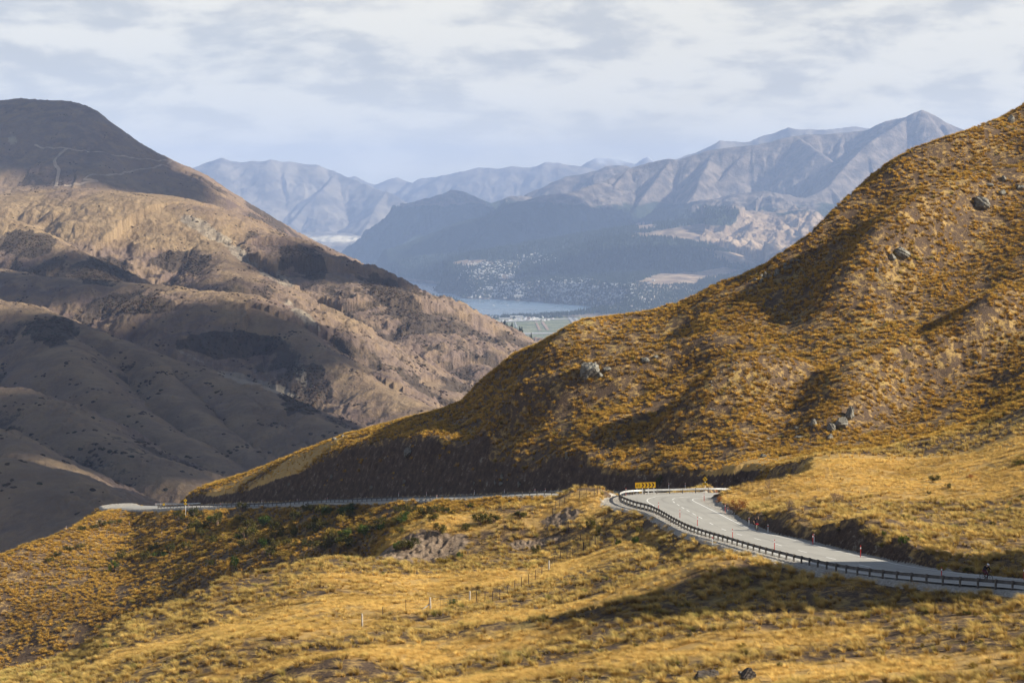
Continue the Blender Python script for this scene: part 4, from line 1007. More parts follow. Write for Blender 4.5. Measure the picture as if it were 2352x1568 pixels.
# ------------------------------------------------------------------ rocks, shrubs, trees
def V2(x, y, x0, y0, k):            # a point read off an enlarged crop, back to sheet coordinates
    return (x0 + x / k) / 1.7415, (y0 + y / k) / 1.7415
rockm, t, b = mat_new('schist_rock', 0.9)
g = t.new('ShaderNodeTexCoord')
n1_ = t.noise(g.outputs['Object'], 1.2, 5, 0.65); n2_ = t.noise(t.vscale(g.outputs['Object'], (1, 1, 4)), 3.5, 5, 0.7)
rc0 = t.mix(t.ramp(n2_, 0.32, 0.68), (0.05, 0.044, 0.037), (0.26, 0.24, 0.20))
rc0 = t.mix(t.math('MULTIPLY', t.ramp(n1_, 0.52, 0.62), 0.6), rc0, (0.36, 0.35, 0.30))
t.put(b.inputs['Base Color'], rc0); bump(t, b, n2_, 0.9, 0.12)
rockd = mat_plain('dark_schist', (0.060, 0.048, 0.040), 0.95, var=0.6, scale=4.0)
def rock_mesh(seed, slabs=1.0):
    """a schist block: a rounded solid clipped by tilted planes, with split layers"""
    r = random.Random(seed); bm = bmesh.new(); bmesh.ops.create_icosphere(bm, subdivisions=4, radius=1.0)
    planes = []
    for _ in range(11):
        n_ = Vector((r.gauss(0, 1), r.gauss(0, 1), r.gauss(0, .9))).normalized(); planes.append((n_, r.uniform(0.52, 0.86)))
    P_ = np.array([v.co[:] for v in bm.verts])
    for n_, d_ in planes:
        n_ = np.array(n_); e = P_ @ n_ - d_; m = e > 0; P_[m] -= e[m, None] * n_
    lay = P_[:, 2] * 0.8 + P_[:, 0] * 0.5 * (1 if seed % 2 else -1)
    step = 0.075 * slabs * (np.sin(lay * 17 + seed) > 0.2)
    nr = P_ / (np.linalg.norm(P_, axis=1)[:, None] + 1e-6)
    P_ = P_ - nr * step[:, None] + nr * (0.10 * fbm(P_[:, 0] * 2.2 + seed, P_[:, 1] * 2.2 + P_[:, 2] * 2, 4, 190))[:, None]
    V = P_.tolist(); F = [tuple(v.index for v in f.verts) for f in bm.faces]; bm.free()
    return V, F
RK = [rock_mesh(500 + i) for i in range(7)]
def rock(px, py, wpx, hpx, label, k=0, rz=None, cat='rock', tilt=0.0, group=None, dep=None, sink=0.28, T=None, mat=None):
    T = T or NEAR; p = T.hit(px, py)
    while p[1] > 600: py += 3; p = T.hit(px, py)
    w_ = wpx * p[1] / FPX / 2; h_ = hpx * p[1] / FPX / 2
    V, F = RK[k % 7]
    me = bpy.data.meshes.new('boulder'); me.from_pydata(V, [], F); me.update(); me.materials.append(mat or rockm)
    o = bpy.data.objects.new('boulder', me); COL.objects.link(o)
    o.scale = (w_ * 1.12, w_ * 1.0 if dep is None else dep, h_ * 1.3); o.location = (p[0], p[1] + w_ * 0.3, p[2] + h_ * (1 - sink * 1.2))
    o.rotation_euler = (0, tilt, (k * 1.3) % 0.6 - 0.3 if rz is None else rz)
    return tag(o, label, cat, group)
rock(1352, 868, 46, 42, 'big rounded grey schist boulder standing alone in tussock on the hill', 0, tilt=-0.25, sink=0.15)
rock(1378, 866, 20, 13, 'small broken block at the foot of the big hill boulder', 1)
rock(1394, 853, 22, 12, 'low grey rock just beyond the big hill boulder', 2)
rock(1480, 832, 24, 12, 'flat topped grey rock half buried on the middle of the hill', 3)
rock(1505, 822, 17, 8, 'dark low rock beside a flat topped one on the hill', 4)
rock(1274, 884, 12, 7, 'small dark rock down the slope from the big boulder', 5)
rock(1952, 965, 26, 32, 'upright pale tip of the jagged outcrop above the gully', 1, tilt=0.5, sink=.1)
rock(1932, 985, 32, 28, 'broad pale slabby middle of the jagged outcrop above the gully', 2, tilt=0.55, sink=.1)
rock(1908, 990, 22, 20, 'cracked shadowed block on the lower side of the jagged outcrop', 3, tilt=0.4)
rock(1906, 1012, 20, 17, 'detached grey block lying below the jagged outcrop', 4, tilt=-0.2)
rock(1870, 978, 18, 18, 'thin split rock left standing short of the jagged outcrop', 5, tilt=0.3)
rock(1828, 985, 12, 8, 'small pale rock in tussock short of the jagged outcrop', 6)
rock(1835, 1006, 24, 7, 'row of low stones buried in the grass below the split rock', 0)
rock(2074, 590, 44, 24, 'long flat grey boulder on the upper hill with a dark shaded end', 5, tilt=0.12)
rock(2050, 597, 20, 16, 'dark block at the shaded end of the long flat boulder', 1)
rock(2014, 625, 9, 12, 'small pointed pale stone beneath the long flat boulder', 2, tilt=-0.4)
rock(2252, 478, 44, 28, 'wide angular rock lowest in the cluster near the hilltop', 3, tilt=0.2)
rock(2300, 448, 24, 14, 'grey rock in the middle of the cluster near the hilltop', 4)
rock(2340, 436, 26, 14, 'pale rock uppermost in the cluster near the hilltop', 6, tilt=-0.2)
rock(2272, 428, 20, 9, 'thin pale slab above the cluster near the hilltop', 0)
rock(2306, 415, 15, 13, 'squarish dark stone above the cluster near the hilltop', 1)
rock(2322, 285, 18, 22, 'dark pillar of rock just under the skyline of the hill', 2)
rock(2240, 836, 12, 8, 'lone pale stone on the bare patch of the hill', 3)
rock(2072, 878, 14, 11, 'pale pointed stone casting a shadow in the tussock', 4)
rock(1764, 1012, 11, 8, 'pale stone low on the hill above the right hand gully', 5)
rock(1752, 1050, 18, 9, 'flat pale stone just above the grassy slope beside the road', 6)
rock(1302, 1052, 13, 17, 'pale rock sticking out of the top of the dark cutting', 1)
rock(936, 1048, 22, 22, 'pale broken rock face high in the dark cutting of the lower road', 2)
rock(1004, 938 + 18, 12, 8, 'dark rock on the skyline where the hill drops to the road', 3)
rock(786, 1003, 9, 7, 'small dark boulder on the low skyline of the spur', 4)
rock(768, 1010, 12, 7, 'pair of dark stones low on the skyline of the spur', 5)
rock(1620, 1562, 60, 28, 'dark lichened rock at the bottom edge of the field', 2, tilt=0.35, sink=0.55, mat=rockd)
rock(1640, 1556, 30, 22, 'smaller dark block leaning on the lichened rock at the bottom edge', 5, tilt=-0.3, sink=0.3, mat=rockd)
rock(1716, 1560, 50, 28, 'dark ridged rock with a pale cap at the bottom of the field', 4, tilt=-0.45, sink=0.45, mat=rockd)
rock(1702, 1553, 17, 13, 'pale cap stone on the dark ridged rock at the bottom of the field', 1, tilt=-0.3, sink=0.0)
rr = random.Random(8)
for i in range(22):
    f = i / 21; rock(1738 + f * 95 + rr.uniform(-8, 8), 650 - f * 50 + rr.uniform(-8, 10), rr.uniform(7, 15), rr.uniform(5, 10), 'grey stone of the rocky scatter near the hill skyline', i, group='stones scattered near the skyline')
for i in range(16):
    rock(1660 + rr.uniform(-35, 45), 875 + rr.uniform(-70, 70), rr.uniform(4, 8), rr.uniform(3, 5), 'small stone showing between tussocks on the middle hill', i, group='small stones on the middle hill')
for i in range(12):
    rock(rr.uniform(620, 1250), rr.uniform(1090, 1125), rr.uniform(5, 12), rr.uniform(5, 12), 'pale loose stone caught on the dark cutting', i, group='loose stones on the cutting')

def leaf_mat(name, c0, c1, tr=0.25):
    m = bpy.data.materials.new(name); m.use_nodes = True; t = NT(m.node_tree); t.n.clear()
    oi = t.new('ShaderNodeObjectInfo'); g = t.new('ShaderNodeTexCoord')
    f = t.math('ADD', t.math('MULTIPLY', t.noise(g.outputs['Object'], 3.0, 3), 0.8), t.math('MULTIPLY', oi.outputs['Random'], 0.3))
    c = t.mix(t.ramp(f, 0.3, 0.8), c0, c1)
    d = t.new('ShaderNodeBsdfDiffuse', i_0=c); q = t.new('ShaderNodeBsdfTranslucent', i_0=c)
    t.new('ShaderNodeOutputMaterial', i_0=t.new('ShaderNodeMixShader', i_0=tr, i_1=d.outputs[0], i_2=q.outputs[0]).outputs[0])
    return m
olive = leaf_mat('olive_leaf', (0.055, 0.058, 0.018), (0.15, 0.125, 0.035))
green = leaf_mat('green_leaf', (0.035, 0.060, 0.014), (0.10, 0.14, 0.03))
rust = leaf_mat('rust_leaf', (0.24, 0.095, 0.030), (0.46, 0.20, 0.06))
ochre = leaf_mat('ochre_leaf', (0.22, 0.15, 0.03), (0.42, 0.29, 0.07))
conif = leaf_mat('conifer_needle', (0.014, 0.022, 0.014), (0.035, 0.045, 0.025), 0.1)
twig = mat_plain('bare_twig', (0.20, 0.135, 0.10), 0.9, 0, 0.3, 3)
palew = mat_plain('pale_bark', (0.48, 0.44, 0.37), 0.9, 0, 0.2, 3)
def bush_parts(seed, n=900, leaf=0.055, h=1.0, clumps=11):
    """unit bush: stems, and leaf sized faces spread in clumps through its volume"""
    r = np.random.RandomState(seed); mb = MB(); V = []; F = []
    cs = []
    for k in range(clumps):
        a = r.rand() * 6.28; q = r.uniform(0.15, 0.85); z = r.uniform(0.25, 0.85) * (1.1 - 0.5 * q)
        c = np.array([math.cos(a) * q * 0.85, math.sin(a) * q * 0.85, z * h]); cs.append((c, r.uniform(0.18, 0.36)))
        mid = Vector((c[0] * .5, c[1] * .5, c[2] * .6)); mb.tube((c[0] * .08, c[1] * .08, -0.05), mid, 0.035, 0.022, 4); mb.tube(mid, Vector(c), 0.022, 0.008, 4)
    for i in range(n):
        c, rad = cs[r.randint(clumps)]
        d = r.normal(size=3); d /= np.linalg.norm(d); p = c + d * rad * r.rand() ** 0.45
        if p[2] < 0.0: p[2] = abs(p[2]) * 0.5
        u = r.normal(size=3); u /= np.linalg.norm(u); v = np.cross(u, r.normal(size=3)); v /= np.linalg.norm(v); s_ = leaf * r.uniform(0.6, 1.4)
        b_ = len(V); V += [p + u * s_, p + v * s_ * .6, p - u * s_, p - v * s_ * .6]; F.append((b_, b_ + 1, b_ + 2, b_ + 3))
    return mb, V, F
def bare_parts(seed, h=1.0, levels=4, spread=0.55, stems=7):
    r = random.Random(seed); mb = MB()
    def grow(p, d, ln, rad, lv):
        q = p + d * ln; mb.tube(p, q, rad, rad * 0.65, 4 if lv < levels - 1 else 3, cap=False)
        if lv <= 0: return
        for _ in range(r.choice((2, 3, 3))):
            e = (d + Vector((r.gauss(0, 1), r.gauss(0, 1), r.gauss(0.25, .6))) * 0.42).normalized(); grow(q, e, ln * r.uniform(0.6, 0.85), rad * 0.6, lv - 1)
    for _ in range(stems):
        a = r.uniform(0, 6.28); d = Vector((math.cos(a) * spread * r.random(), math.sin(a) * spread * r.random(), 1)).normalized()
        grow(Vector((r.uniform(-.05, .05), r.uniform(-.05, .05), -0.05)), d, h * 0.30, 0.016, levels)
    return mb
BM = {}
def bush(kind, px, py, wpx, hpx, label, cat='bush', group=None, name='shrub', seed=0, ymin=None):
    p = NEAR.hit(px, py, ymin)
    while p[1] > 640: py += 3; p = NEAR.hit(px, py, ymin)
    w_ = wpx * p[1] / FPX / 2; h_ = hpx * p[1] / FPX
    key = (kind, seed % 4)
    if key not in BM:
        if kind in ('bare', 'tree'):
            mb = bare_parts(700 + seed, 1.0, 4 if kind == 'bare' else 5, 0.9 if kind == 'bare' else 0.3, 12 if kind == 'bare' else 3)
            o = mb.build('stems', twig); BM[key] = [o.data]; bpy.data.objects.remove(o)
        else:
            mb, V, F = bush_parts(600 + seed * 7 + len(kind), {'rust': 1300}.get(kind, 1000), 0.05 if kind != 'rust' else 0.035)
            o = mb.build('stems', twig); o2 = mesh_obj('leaves', V, F, {'olive': olive, 'green': green, 'rust': rust, 'ochre': ochre}[kind])
            BM[key] = [o.data, o2.data]; bpy.data.objects.remove(o); bpy.data.objects.remove(o2)
    root = empty(name, p, RNG.uniform(0, 6)); root.scale = (w_, w_, h_)
    for nm, me in zip(('stems', 'foliage'), BM[key]):
        c = bpy.data.objects.new(nm, me); COL.objects.link(c); c.parent = root
    return tag(root, label, cat, group)
Z1 = lambda x, y: V2(x, y, 2300, 1850, 2.138)
Z2 = lambda x, y: V2(x, y, 3300, 1850, 2.613)
Z3 = lambda x, y: V2(x, y, 400, 1800, 2.352)
Z4 = lambda x, y: V2(x, y, 1300, 1700, 2.138)
Z5 = lambda x, y: V2(x, y, 1400, 2150, 2.352)
Z6 = lambda x, y: V2(x, y, 0, 1900, 1.887)
bush('rust', *Z1(1385, 412), 60, 34, 'rust coloured dense shrub beside the inside of the hairpin', seed=1)
bush('tree', *Z1(1668, 322), 50, 58, 'leafless brown tree standing in grass beyond the rusty shrub', 'tree', name='bare_tree', seed=2)
bush('bare', *Z1(1830, 420), 50, 34, 'grey leafless shrub in front of the bare tree', seed=1)
bush('bare', *Z1(2230, 345), 62, 30, 'wide thin brown shrub on the grassy slope by the bare tree', seed=2)
bush('bare', *Z1(2060, 330), 34, 18, 'low brown twiggy shrub between the two larger leafless ones', seed=3)
bush('rust', *Z1(1225, 340), 26, 16, 'dark rusty shrub in the shade at the inner corner of the bend', seed=3)
bush('olive', *Z1(712, 215), 32, 34, 'tall olive shrub rising behind the yellow chevron board', seed=0, ymin=288)
bush('green', *Z1(375, 712), 22, 19, 'round bright green bush alone in the field below the guardrail', seed=0)
bush('green', *Z1(525, 700), 34, 22, 'wide green bush beside the round one below the guardrail', seed=1)
bush('olive', *Z1(550, 610), 30, 20, 'olive bush just above the two green ones below the guardrail', seed=2)
bush('green', *Z2(820, 860), 36, 27, 'green broom bush on the bank above the second shaded cutting', seed=2)
bush('green', *Z2(612, 765), 18, 15, 'small green bush uphill of the larger broom bush', seed=3)
bush('olive', *Z2(1150, 200), 44, 18, 'spreading olive bush in the pale grass high on the slope by the road', seed=1)
bush('olive', *Z2(2030, 30), 60, 16, 'long dark olive thicket at the edge of the pale grassy basin', seed=2)
bush('olive', *Z2(1290, 270), 24, 16, 'dark scrub clump below the spreading olive bush', seed=3)
bush('ochre', *Z2(1240, 1140), 50, 24, 'shaggy olive yellow tussock bush beside the road past the second cutting', seed=1)
bush('olive', *Z2(1500, 1150), 44, 16, 'low olive scrub on the verge between the bush and the cyclist', seed=0)
bush('rust', *Z2(1520, 165), 32, 11, 'low rusty patch of scrub in the pale basin', seed=0)
bush('olive', *Z2(1085, 335), 16, 10, 'small dark spiky plant alone in the pale basin', 'plant', name='spiky_plant', seed=1)
bush('olive', *Z2(2040, 370), 22, 10, 'dark spiky plant near the far end of the grassy slope', 'plant', name='spiky_plant', seed=2)
bush('olive', *Z2(1925, 500), 20, 10, 'dark spiky plant on stony ground of the grassy slope', 'plant', name='spiky_plant', seed=3)
bush('olive', *Z2(1745, 660), 22, 13, 'dark spiky plant lowest on the stony part of the slope', 'plant', name='spiky_plant', seed=0)
bush('olive', *Z2(825, 575), 26, 10, 'dark low spiky plant above the green broom bush', 'plant', name='spiky_plant', seed=1)
bush('olive', *Z2(140, 715), 14, 9, 'small spiky plant above the first shaded cutting', 'plant', name='spiky_plant', seed=2)
bush('green', *Z4(1150, 1140), 26, 19, 'bright green flax clump at the foot of the brown bank', 'plant', name='flax_plant', seed=3)
bush('ochre', *Z4(1020, 1200), 52, 24, 'pale straw flax clump below the brown bank', 'plant', name='flax_plant', seed=2)
bush('olive', *Z4(1800, 1110), 30, 26, 'grey green bush at the bottom of the scrubby mound', seed=1)
bush('olive', *Z4(1330, 850), 54, 36, 'large dark olive bush on the shaded side of the mound', seed=2)
bush('olive', *Z4(1210, 900), 36, 22, 'dark bush under the large olive one on the mound', seed=3)
bush('olive', *Z4(1450, 830), 44, 22, 'brown olive scrub near the top of the mound', seed=0)
bush('olive', *Z4(1670, 790), 46, 16, 'thin olive scrub along the crest of the mound', seed=1)
bush('olive', *Z4(2275, 905), 36, 36, 'blackish bush in the hollow under the road bend', seed=2)
bush('olive', *Z4(2340, 930), 26, 26, 'second blackish bush in the hollow under the road bend', seed=3)
bush('ochre', *Z4(1940, 900), 24, 16, 'yellow olive tussock bush on the slope inside the fence', seed=0)
bush('green', *Z5(310, 350), 18, 9, 'small green plant in the pale field on the far side of the fence', 'plant', name='green_plant', seed=0)
bush('green', *Z5(960, 640), 34, 18, 'green flax growing under the fence rail', 'plant', name='flax_plant', seed=1)
bush('bare', *Z3(1540, 1040), 34, 30, 'grey leafless shrub among the olive scrub below the lower road', seed=0)
bush('tree', *Z4(1570, 1130), 14, 34, 'thin white dead stem standing before the scrubby mound', 'tree', name='dead_sapling', seed=1)
bush('olive', *Z4(1640, 800 - 30), 20, 10, 'small scrub on the ridge behind the mound', seed=3)
bush('green', 1082, 1165, 28, 10, 'green bush tucked behind the mound beside the lower road', seed=2)
bush('olive', 2100 - 8, 1330 - 125 + 130, 10, 8, 'little dark plant on the verge of the upper road', 'plant', name='green_plant', seed=2)
k = 0
for (x0, y0) in [Z3(*q) for q in [(740, 640), (850, 625), (900, 690), (970, 720), (1050, 660), (1110, 690), (1310, 660), (1250, 700), (1400, 720), (1460, 790), (1640, 740), (1700, 770), (1820, 750), (1840, 800), (1560, 900), (1640, 910), (1780, 890), (740, 850), (660, 950), (560, 990), (500, 930), (430, 1020), (290, 1000), (200, 1010), (130, 1110), (2010, 680), (2090, 720), (2160, 790), (2290, 820), (2310, 610), (1940, 900), (960, 780), (880, 790)]] + \
        [Z4(*q) for q in [(185, 790), (170, 950), (420, 880), (490, 850), (250, 900), (730, 740), (690, 790), (1050, 740), (860, 760), (560, 870), (70, 930), (340, 910), (620, 730), (960, 730)]]:
    bush(['olive', 'olive', 'ochre', 'olive', 'green'][k % 5], x0, y0 + 6, RNG.uniform(30, 52), RNG.uniform(20, 32), 'olive scrub bush on the shaded slope below the lower road', group='scrub bushes below the lower road', seed=k); k += 1
for (x0, y0) in [Z6(*q) for q in [(620, 410), (700, 395), (770, 375), (830, 360), (900, 350), (370, 645), (440, 600), (520, 560), (600, 540)]]:
    bush('olive', x0, y0 + 4, RNG.uniform(26, 40), RNG.uniform(12, 18), 'dark olive bush on the grassy nose at the end of the lower road', group='bushes on the grassy nose', seed=k); k += 1
for i in range(46):
    f = RNG.rand(); bush(['olive', 'olive', 'ochre', 'olive', 'green'][i % 5], 420 + 620 * f, RNG.uniform(1172, 1225 + 90 * (1 - abs(f - .25))), RNG.uniform(34, 62), RNG.uniform(20, 34), 'olive scrub bush on the shaded slope below the lower road', group='scrub bushes below the lower road', seed=i)
rr = random.Random(4)
for i in range(30):
    bush('ochre' if i % 3 else 'olive', rr.uniform(1420, 2330), rr.uniform(1400, 1540), rr.uniform(18, 34), rr.uniform(9, 15), 'tall shaggy grass clump standing above the shaded field', 'grass clump', name='grass_clump', group='shaggy clumps in the shaded field', seed=i)

# ------------------------------------------------------------------ posts, fences, signs
white = mat_plain('white_plastic', (0.80, 0.79, 0.76), 0.5); red = mat_plain('red_band', (0.55, 0.035, 0.025), 0.5); black = mat_plain('black_paint', (0.012, 0.011, 0.012), 0.5)
yel = mat_plain('sign_yellow', (0.80, 0.47, 0.012), 0.55, var=0.05); dkred = mat_plain('sign_dark', (0.075, 0.018, 0.012), 0.5)
def marker(px, py, label, kind='white', h=1.0, group='edge marker posts', ymin=None):
    p = NEAR.hit(px, py, ymin)
    while p[1] > 640: py += 2; p = NEAR.hit(px, py, ymin)
    root = empty('marker_post', p)
    mb = MB(); mb.box((0, 0, h * 0.5 - .1), (0.07 if kind == 'red' else 0.10, 0.05, h + .2)); mb.build('post', red if kind == 'red' else white, root)
    mb = MB(); mb.box((0, 0, h * 0.80), (0.10 if kind == 'red' else 0.125, 0.075, 0.16)); mb.build('reflector_band', white if kind == 'red' else red, root)
    tag(root, label, 'marker post', group); return root
marker(*Z1(1488, 535), 'white post with red band just behind the waving cyclist', group=None)
marker(*Z1(1650, 598), 'white post with red band at the start of the first shaded cutting', group=None)
marker(*Z1(2044, 684), 'white post standing beside a red pole between the two cuttings', group=None)
marker(*Z1(2034, 712), 'red pole standing beside a white post between the two cuttings', 'red', 1.35, None)
marker(*Z1(1284, 428), 'red pole at the verge below the rusty shrub', 'red', 1.2, None)
marker(*Z1(1306, 432), 'pale green post next to the red pole below the rusty shrub', 'white', 0.8, None)
marker(*Z1(1104, 326), 'red pole at the tip of the inner corner of the bend', 'red', 1.1, None)
marker(*Z1(1207, 266), 'red pole where the far guardrail meets the grassy bank', 'red', 1.0, None)
marker(*Z2(371, 1004), 'red pole in front of the second shaded cutting', 'red', 1.4, None)
marker(*Z2(2078, 1235), 'red pole at the edge of the picture past the riding cyclist', 'red', 1.2, None)
for q in [Z1(714, 415), Z1(897, 480), Z1(1047, 545), Z1(1347, 655), Z1(1706, 752), Z2(1217, 1225), Z1(436, 285)]: marker(*q, 'slim red post on the outer edge behind the long guardrail', 'red', 1.2, 'red posts along the long guardrail')
for q in [(1536, 1121), (1574, 1121)]: marker(*q, 'post behind the far rail of the bend beyond the chevron board', group='posts behind the far rail', ymin=289)
for q in [Z3(572, 522), Z3(527, 527), Z3(835, 545), Z3(1135, 532), Z3(1323, 508), Z3(1523, 505), Z3(1855, 492), Z3(2118, 490), Z3(2138, 482), Z4(630, 612), Z4(868, 606), Z4(1277, 594), Z4(1535, 588), Z4(1796, 584), Z4(1884, 580)]:
    marker(*q, 'small white marker post beside the lower road', group='marker posts along the lower road', h=0.95)
marker(*Z4(957, 637), 'white post on the valley side of the lower road below the guardrail', group=None)
marker(*Z1(1175, 695), 'pale blue green post in the gravel below the long guardrail', group=None, h=0.9)
for q in [(152, 1210), (297, 1206), (372, 1230), (512, 1236)]: marker(*q, 'lone thin white post on the open slope below the lower road', group='white posts on the open slope', h=1.0)

ironp = mat_plain('iron_stake', (0.055, 0.035, 0.028), 0.8); timber = mat_plain('grey_timber', (0.42, 0.38, 0.32), 0.9, 0, 0.3, 4); wirem = mat_plain('fence_wire', (0.20, 0.19, 0.18), 0.6, 0.5)
def fence(pts, label, group=None):
    """pts: (px, py, kind) stakes; wires between them"""
    P_ = [NEAR.hit(a, b_) for a, b_, _ in pts]; root = empty('wire_fence', P_[0]); o0 = Vector(P_[0]); stake = None; wd = None
    for p, (_, _, kd) in zip(P_, pts):
        if kd == 'w':
            if wd is None: mb = MB(); mb.tube((0, 0, -.3), (0, 0, 1.35), 0.10, 0.09, 9); wd = o = mb.build('wooden_post', timber, root)
            else: o = wd.copy(); COL.objects.link(o); o.parent = root
        else:
            if stake is None: mb = MB(); mb.box((0, 0, .5), (0.055, 0.05, 1.6)); mb.box((0, .03, .5), (0.02, 0.05, 1.55)); stake = o = mb.build('iron_post', ironp, root)
            else: o = stake.copy(); COL.objects.link(o); o.parent = root
        o.location = Vector(p) - o0; o.rotation_euler = (rr.uniform(-.04, .04), rr.uniform(-.04, .04), rr.uniform(0, 3))
    for z in (0.30, 0.55, 0.80, 1.08):
        mb = MB()
        for a, b_ in zip(P_[:-1], P_[1:]):
            m_ = (Vector(a) + Vector(b_)) / 2 - o0 + Vector((0, 0, z - 0.02)); mb.tube(Vector(a) - o0 + Vector((0, 0, z)), m_, 0.005, n=4, cap=False); mb.tube(m_, Vector(b_) - o0 + Vector((0, 0, z)), 0.005, n=4, cap=False)
        mb.build('wire', wirem, root)
    return tag(root, label, 'fence', group), P_, root
f1 = [(*Z5(115, 838), 'w'), (*Z5(307, 762), 's'), (*Z5(525, 692), 's'), (*Z5(757, 675), 'w')]
fence(f1, 'wire fence running down the field away from the braced post')
f2 = [(*Z5(757, 675), 'n'), ]
f3 = [(*Z5(1125, 615), 'w')] + [(*Z5(a, b_ + 4), 'w' if a == 1870 else 's') for a, b_ in [(1194, 605), (1269, 607), (1343, 607), (1411, 583), (1482, 543), (1552, 500), (1612, 470), (1680, 443), (1742, 398), (1805, 353), (1870, 310), (1920, 257), (1982, 217), (2040, 203), (2092, 183), (2144, 137), (2198, 127), (2255, 107), (2310, 75)]] + \
    [(*Z1(a, b_ + 3), 's') for a, b_ in [(25, 770), (73, 755), (127, 740), (173, 710), (221, 675), (268, 655)]]
fence(f3, 'long wire fence of dark stakes climbing the pale field to the road bank')
f4 = [(*Z4(a, b_ + 3), 's') for a, b_ in [(2330, 600), (2302, 612), (2240, 622), (2176, 630), (2086, 640), (2048, 665), (2007, 705), (1975, 730), (1948, 780), (2014, 845), (2083, 895), (2145, 975), (2186, 1015), (2240, 1022), (2285, 1010)]]
fence(f4, 'wire fence dropping from the grassy knob into the hollow')
# braced strainer with a top rail and light droppers between the two big posts
A_ = Vector(NEAR.hit(*Z5(757, 672))); B_ = Vector(NEAR.hit(*Z5(1125, 612))); root = empty('fence_gate', A_)
d_ = B_ - A_
mb = MB(); mb.tube((0, 0, 1.22), d_ + Vector((0, 0, 1.22)), 0.022, n=7); mb.build('top_rail', ironp, root)
mb = MB(); q = Vector((-1.15 * d_.normalized().x, -0.2, -0.05)); mb.tube(Vector((-.05, 0, .62)), q + Vector((-0.15, -0.3, 0.05)), 0.075, n=8); mb.build('diagonal_brace', palew, root)
for f in (0.25, 0.52, 0.75):
    mb = MB(); mb.tube(d_ * f + Vector((0, 0, -0.1)), d_ * f + Vector((0, 0, 1.2)), 0.016, n=5); mb.build('dropper', ironp, root)
for z in (0.3, 0.6, 0.9):
    mb = MB(); mb.tube((0, 0, z), d_ + Vector((0, 0, z)), 0.006, n=4); mb.build('wire', wirem, root)
tag(root, 'fence gap with a thin top rail and a pale diagonal brace in the field', 'gate')

FONT = {'6': [(.85, .95, .45, 1.0), (.45, 1.0, .1, .6), (.1, .6, .05, .3), (.05, .3, .25, .02), (.25, .02, .7, .02), (.7, .02, .9, .28), (.9, .28, .7, .55), (.7, .55, .3, .55), (.3, .55, .08, .35)],
        '5': [(.85, 1, .2, 1), (.2, 1, .15, .58), (.15, .58, .6, .62), (.6, .62, .9, .35), (.9, .35, .7, .03), (.7, .03, .1, .05)],
        '4': [(.7, 0, .7, 1), (.7, 1, .08, .32), (.08, .32, .95, .32)]}
def digit(mb, ch, x, z, w_, h_, th, y=-0.02):
    for x0, z0, x1, z1 in FONT[ch]:
        a = Vector((x + x0 * w_, y, z + z0 * h_)); c = Vector((x + x1 * w_, y, z + z1 * h_)); d2 = (c - a).normalized(); n2 = Vector((-d2.z, 0, d2.x)) * th / 2
        a -= d2 * th * .4; c += d2 * th * .4
        mb.add([a - n2, c - n2, c + n2, a + n2] + [v + Vector((0, .012, 0)) for v in (a - n2, c - n2, c + n2, a + n2)], [(0, 1, 2, 3), (7, 6, 5, 4), (0, 4, 5, 1), (1, 5, 6, 2), (2, 6, 7, 3), (3, 7, 4, 0)])
# chevron board on four white legs, in front of the far rail of the bend
c0 = NEAR.hit(*Z1(525, 262), ymin=280); c1_ = NEAR.hit(*Z1(690, 262), ymin=280)
cy = 292.6; Lx = P3(*Z1(515, 240), cy); Rx = P3(*Z1(692, 225), cy - 0.35)
top = P3(*Z1(600, 168), cy); bot = P3(*Z1(600, 216), cy)
W_ = float(Rx[0] - Lx[0]); H_ = float(top[2] - bot[2]); root = empty('chevron_sign', (Lx[0], cy, bot[2] - 0.02), math.radians(-4))
root.rotation_euler = (0, math.radians(-2.2), math.radians(-4))
mb = MB(); mb.box((W_ / 2, 0, H_ / 2), (W_, 0.03, H_)); mb.build('panel', yel, root)
mb = MB()
for bx in ((W_ / 2, 0.045, .012, W_), (W_ / 2, 0.045, H_ - .012, W_)): mb.box((bx[0], -0.018, bx[2]), (bx[3], 0.01, 0.03))
for bx in (0.015, W_ - 0.015): mb.box((bx, -0.018, H_ / 2), (0.03, 0.01, H_ - .06))
mb.build('border', mat_plain('border_orange', (0.62, 0.27, 0.01), 0.6), root)
mb = MB(); digit(mb, '6', W_ * .065, H_ * .26, W_ * .075, H_ * .40, H_ * .075); digit(mb, '5', W_ * .17, H_ * .26, W_ * .075, H_ * .40, H_ * .075); mb.build('speed_number', dkred, root)
for k in range(4):
    mb = MB(); x = W_ * (.31 + k * .165); a = W_ * .07; e = W_ * .065; y = -0.024
    pts_ = [(x, .86), (x + a, .86), (x + a + e, .5), (x + a, .14), (x, .14), (x + e, .5)]
    V = [(px_, y, z * H_) for px_, z in pts_] + [(px_, y + .012, z * H_) for px_, z in pts_]
    mb.add(V, [(0, 5, 2, 1), (5, 4, 3, 2), (0, 1, 7, 6), (1, 2, 8, 7), (2, 3, 9, 8), (3, 4, 10, 9), (4, 5, 11, 10), (5, 0, 6, 11)]); mb.build('chevron', dkred, root)
for k in range(4):
    mb = MB(); x = W_ * (.08 + k * .275); mb.box((x, 0.06, -H_ * .55 + .2), (0.13, 0.09, H_ * 1.1 + .5)); mb.build('leg', white, root)
tag(root, 'yellow board reading 65 with four dark chevrons on white legs', 'road sign')
